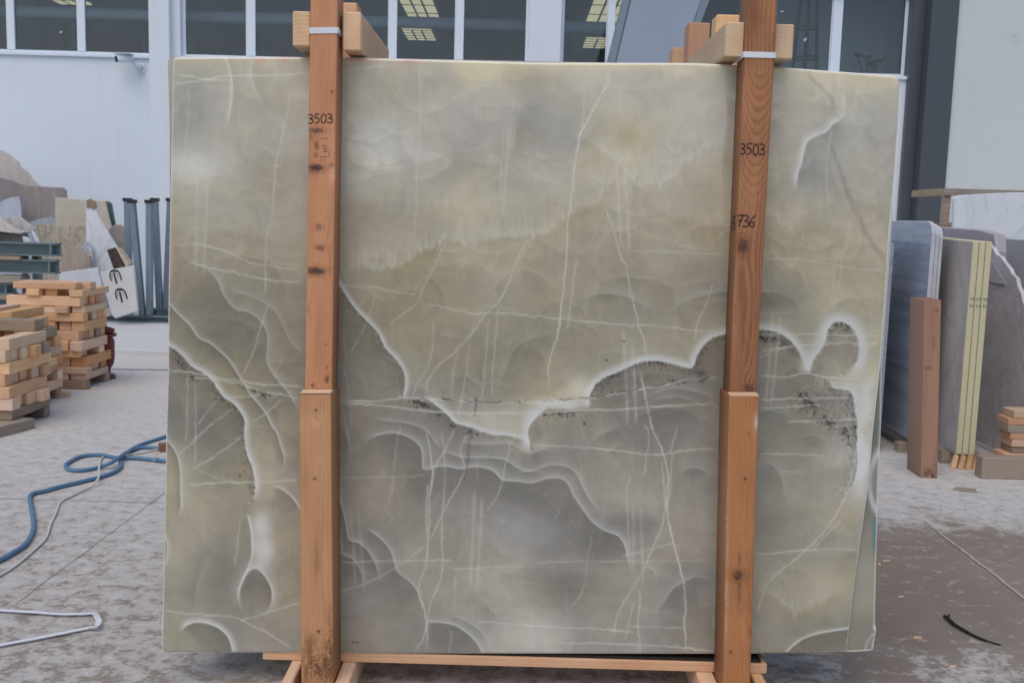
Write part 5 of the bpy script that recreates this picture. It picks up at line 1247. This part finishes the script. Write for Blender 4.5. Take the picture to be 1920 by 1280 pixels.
# saw-cut ledge chips on the splices
for x0, x1, y in ((563, 620, 737.5), (1369, 1423, 742.5)):
    a, b = at(x0, y, YL), at(x1, y, YL); MB().prism([a, b, b + Vector((0, .04, .004)), a + Vector((0, .04, .004))], (0, 0, .002)).build('splice_top', M['pine'], frame)

# hand lettering as flat ink strokes on the posts
GL = {'3': [[(0, .9), (.3, 1), (.62, .86), (.55, .62), (.22, .52), (.6, .44), (.72, .2), (.4, 0), (0, .1)]],
      '5': [[(.7, 1), (.15, .98), (.1, .58), (.45, .6), (.68, .38), (.5, .08), (.05, .02)]],
      '0': [[(.4, 1), (.1, .75), (.06, .3), (.3, .0), (.62, .1), (.74, .5), (.62, .88), (.38, 1)]],
      '7': [[(0, .92), (.35, .98), (.75, 1), (.5, .5), (.3, 0)], [(.12, .5), (.7, .55)]],
      '6': [[(.72, 1), (.3, .7), (.08, .3), (.3, 0), (.62, .12), (.55, .4), (.2, .35)]],
      'H': [[(0, 0), (0, 1)], [(.7, 0), (.7, 1)], [(0, .5), (.7, .5)]], 'T': [[(0, 1), (.8, 1)], [(.4, 1), (.4, 0)]],
      'P': [[(0, 0), (0, 1), (.6, .9), (.6, .55), (0, .5)]], '2': [[(0, .85), (.35, 1), (.65, .75), (0, 0), (.7, 0)]], '8': [[(.35, .5), (.05, .75), (.35, 1), (.65, .75), (.35, .5), (.0, .2), (.35, 0), (.7, .2), (.35, .5)]],
      '4': [[(.55, 0), (.55, 1), (0, .35), (.8, .35)]], '-': [[(.1, .5), (.6, .5)]], '1': [[(.3, 0), (.3, 1), (.1, .8)]]}
def letter(txt, x, y, hpx, wpx, Yf, mat, parent, stroke, rot=0.0, adv=1.12, name='handwritten_number', skew=.08):
    g = MB(); c, s = math.cos(rot), math.sin(rot); rd = random.Random(int(x*3 + y))
    for i, ch in enumerate(txt):
        for st in GL.get(ch, []):
            pts = []
            for gx, gy in st:
                lx = (i*adv*.8 + gx + skew*gy)*wpx; ly = -gy*hpx + rd.uniform(-.3, .3)
                pts.append(at(x + lx*c - ly*s, y + lx*s + ly*c, Yf - .0012))
            g.ribbon(crv(pts, 4) if len(pts) > 2 else pts, stroke, (0, -1, 0))
    return g.build(name, mat, parent)
letter('3503', 577, 232, 17, 13.5, YU, M['ink'], p_lu, .0030, -.04)
letter('3503', 1387, 289, 20, 13.5, YU, M['ink'], p_ru, .0034, .03)
letter('736', 1381, 425, 22, 14.5, YU, M['ink'], p_ru, .0036, .02, 1.0)
letter('P1-284', 597, 294, 7, 6.2, YU, M['stamp'], p_lu, .0011, -math.pi/2, .95, 'heat_treatment_stamp', 0)
letter('HT', 613, 284, 7, 7, YU, M['stamp'], p_lu, .0014, -math.pi/2, 1.3, 'heat_treatment_stamp', 0)
st = MB()
for ln in (((602, 260), (614, 260)), ((598, 261), (598, 264)), ((600, 294), (614, 294)), ((617, 281), (617, 294))):
    st.ribbon([at(x, y, YU - .0012) for x, y in ln], .0011, (0, -1, 0))
for k in range(10): st.ribbon([at(601 + (k % 3)*4, 297 + (k//3)*2.2, YU - .0012), at(602.5 + (k % 3)*4, 297.4 + (k//3)*2.2, YU - .0012)], .001, (0, -1, 0))
st.build('heat_treatment_stamp', M['stamp'], p_lu)
ch = MB()   # small scribbled characters on the side of the right post
rd = random.Random(12)
def side_pt(f, py):
    e = at(1402 + (1367.5 - 1402)*(py + 30)/775, py, YU); return Vector((e.x - .0012, YU + .02 + f*.06, e.z))
for k in range(10):
    y_ = 404 + k*2.7
    ch.ribbon([side_pt(rd.uniform(0, .4), y_), side_pt(rd.uniform(.3, .7), y_ + rd.uniform(-4, 4)), side_pt(rd.uniform(.6, 1), y_ + rd.uniform(-3, 3))], .003, (-1, 0, 0))
ch.build('handwritten_number', M['ink'], p_ru)

# white straps round the posts
def strap(x0, x1, y0, y1, sx):
    a, b, c, d = at(x0, y0, YU), at(x1, y0 + (sx), YU), at(x1, y1 + sx, YU), at(x0, y1, YU)
    g = MB(); f = .0022
    g.prism([a + Vector((0, -f, 0)), b + Vector((0, -f, 0)), c + Vector((0, -f, 0)), d + Vector((0, -f, 0))], (0, .0014, 0))
    g.prism([b + Vector((.001, -f, 0)), b + Vector((.001, .10, -.006)), c + Vector((.001, .10, -.006)), c + Vector((.001, -f, 0))], (.0014, 0, 0))
    g.prism([a + Vector((-.001, -f, 0)), a + Vector((-.001, .10, -.006)), d + Vector((-.001, .10, -.006)), d + Vector((-.001, -f, 0))], (-.0014, 0, 0))
    g.build('strap', M['strap'], frame)
strap(580.5, 633.5, 52, 63.5, -.5); strap(1394, 1453.5, 97, 108, 1.5)

def beamY(name, x0, x1, z0, z1, y0, y1, mat, bevel=.004):
    """beam running along Y; mesh local X is its length so the grain follows it"""
    L = y1 - y0; m = MB().box(-L/2, L/2, -(x1-x0)/2, (x1-x0)/2, -(z1-z0)/2, (z1-z0)/2).build(name, mat, None, bevel=bevel)
    m.matrix_world = Matrix.Translation(((x0+x1)/2, (y0+y1)/2, (z0+z1)/2)) @ Matrix.Rotation(math.pi/2, 4, 'Z')
    m.parent = frame; m.matrix_parent_inverse = Matrix.Translation(-Vector(frame.location)); return m
YB1 = Y0 + .60
def xr_at(px_, py_, Y): return at(px_, py_, Y).x
def cross(pxa, pxb, pyt, pyb, Yn, mat):
    a, b = at(pxa, pyt, Yn), at(pxb, pyb, Yn); zlo = max(b.z, at((pxa+pxb)/2, yt_px((pxa+pxb)/2), Y0).z + .003)
    return beamY('cross_beam', a.x, b.x, zlo, zlo + (a.z - b.z), Yn, YB1, mat)
cross(548.5, 582, 20.5, 88, Y0 - .085, M['pine']); cross(642.5, 677, 22, 96, Y0 - .075, M['pine_pale'])
cross(1362, 1394, 41, 108, Y0 - .085, M['pine_pale']); cross(1454, 1486, 45, 112, Y0 - .06, M['pine_pale'])
def zpost(name, px0, px1, pyt, Y, depth, mat, parent, label=None, group=None):
    a, b = at(px0, pyt, Y), at(px1, pyt, Y); L = a.z
    m = MB().box(-L/2, L/2, -depth/2, depth/2, -(b.x-a.x)/2, (b.x-a.x)/2).build(name, mat, None, bevel=.004)
    m.matrix_world = Matrix.Translation(((a.x+b.x)/2, Y + depth/2, L/2)) @ Matrix.Rotation(-math.pi/2, 4, 'Y')
    if parent: m.parent = parent; m.matrix_parent_inverse = Matrix.Translation(-Vector(parent.location))
    else: tag(m, label, 'timber post', group)
    return m
YBK = Y0 + .42
zpost('back_post', 612, 670, 4, YBK, .09, M['pine'], frame); zpost('back_post', 1344, 1398, 27, YBK, .09, M['pine_pale'], frame)
zpost('timber_post', 655, 705, 71, 4.55, .10, M['pine_pale'], None, 'pale timber post top stepping down behind the marked left post numbered with stamp')
zpost('timber_post', 690, 724, 88, 5.2, .10, M['pine'], None, 'farthest timber post top behind the stamped post')
zpost('timber_post', 1292, 1332, 42, 4.35, .11, M['pine'], None, 'reddish timber post top behind the post marked 736')
zpost('timber_post', 1262, 1291, 89, 5.1, .12, M['pine'], None, 'lowest timber post top behind the post marked 736, dark knot on end')
# rail, dark shadow-gap strip, skids
za, zb_ = at(950, 1231, Y0 + .004).z, at(950, 1249.5, Y0 + .004).z
xa, xb = at(492, 1240, Y0 + .004).x, at(1439, 1240, Y0 + .004).x
MB().box(xa, xb, Y0 + .006, Y0 + .40, zb_, za).build('rail', M['pine_pale'], frame, bevel=.003, origin=((xa+xb)/2, Y0 + .006, zb_))
zsl = at(950, 1226.5, Y0).z
MB().box(xa + .02, xb - .02, Y0 + .014, Y0 + .39, za, zsl - .0005).build('shadow_gap', M['gap'], frame)  # dark filler strip: shadow between slab and rail put in as colour
for pa, pb_ in ((547, 562), (642, 662), (1306, 1332), (1408, 1424)):
    a, b = at(pa, 1250, Y0 + .006), at(pb_, 1250, Y0 + .006)
    beamY('skid', a.x, b.x + .01, 0.0, zb_ - .001, Y0 - .55, Y0 + .62, M['pine_pale'])
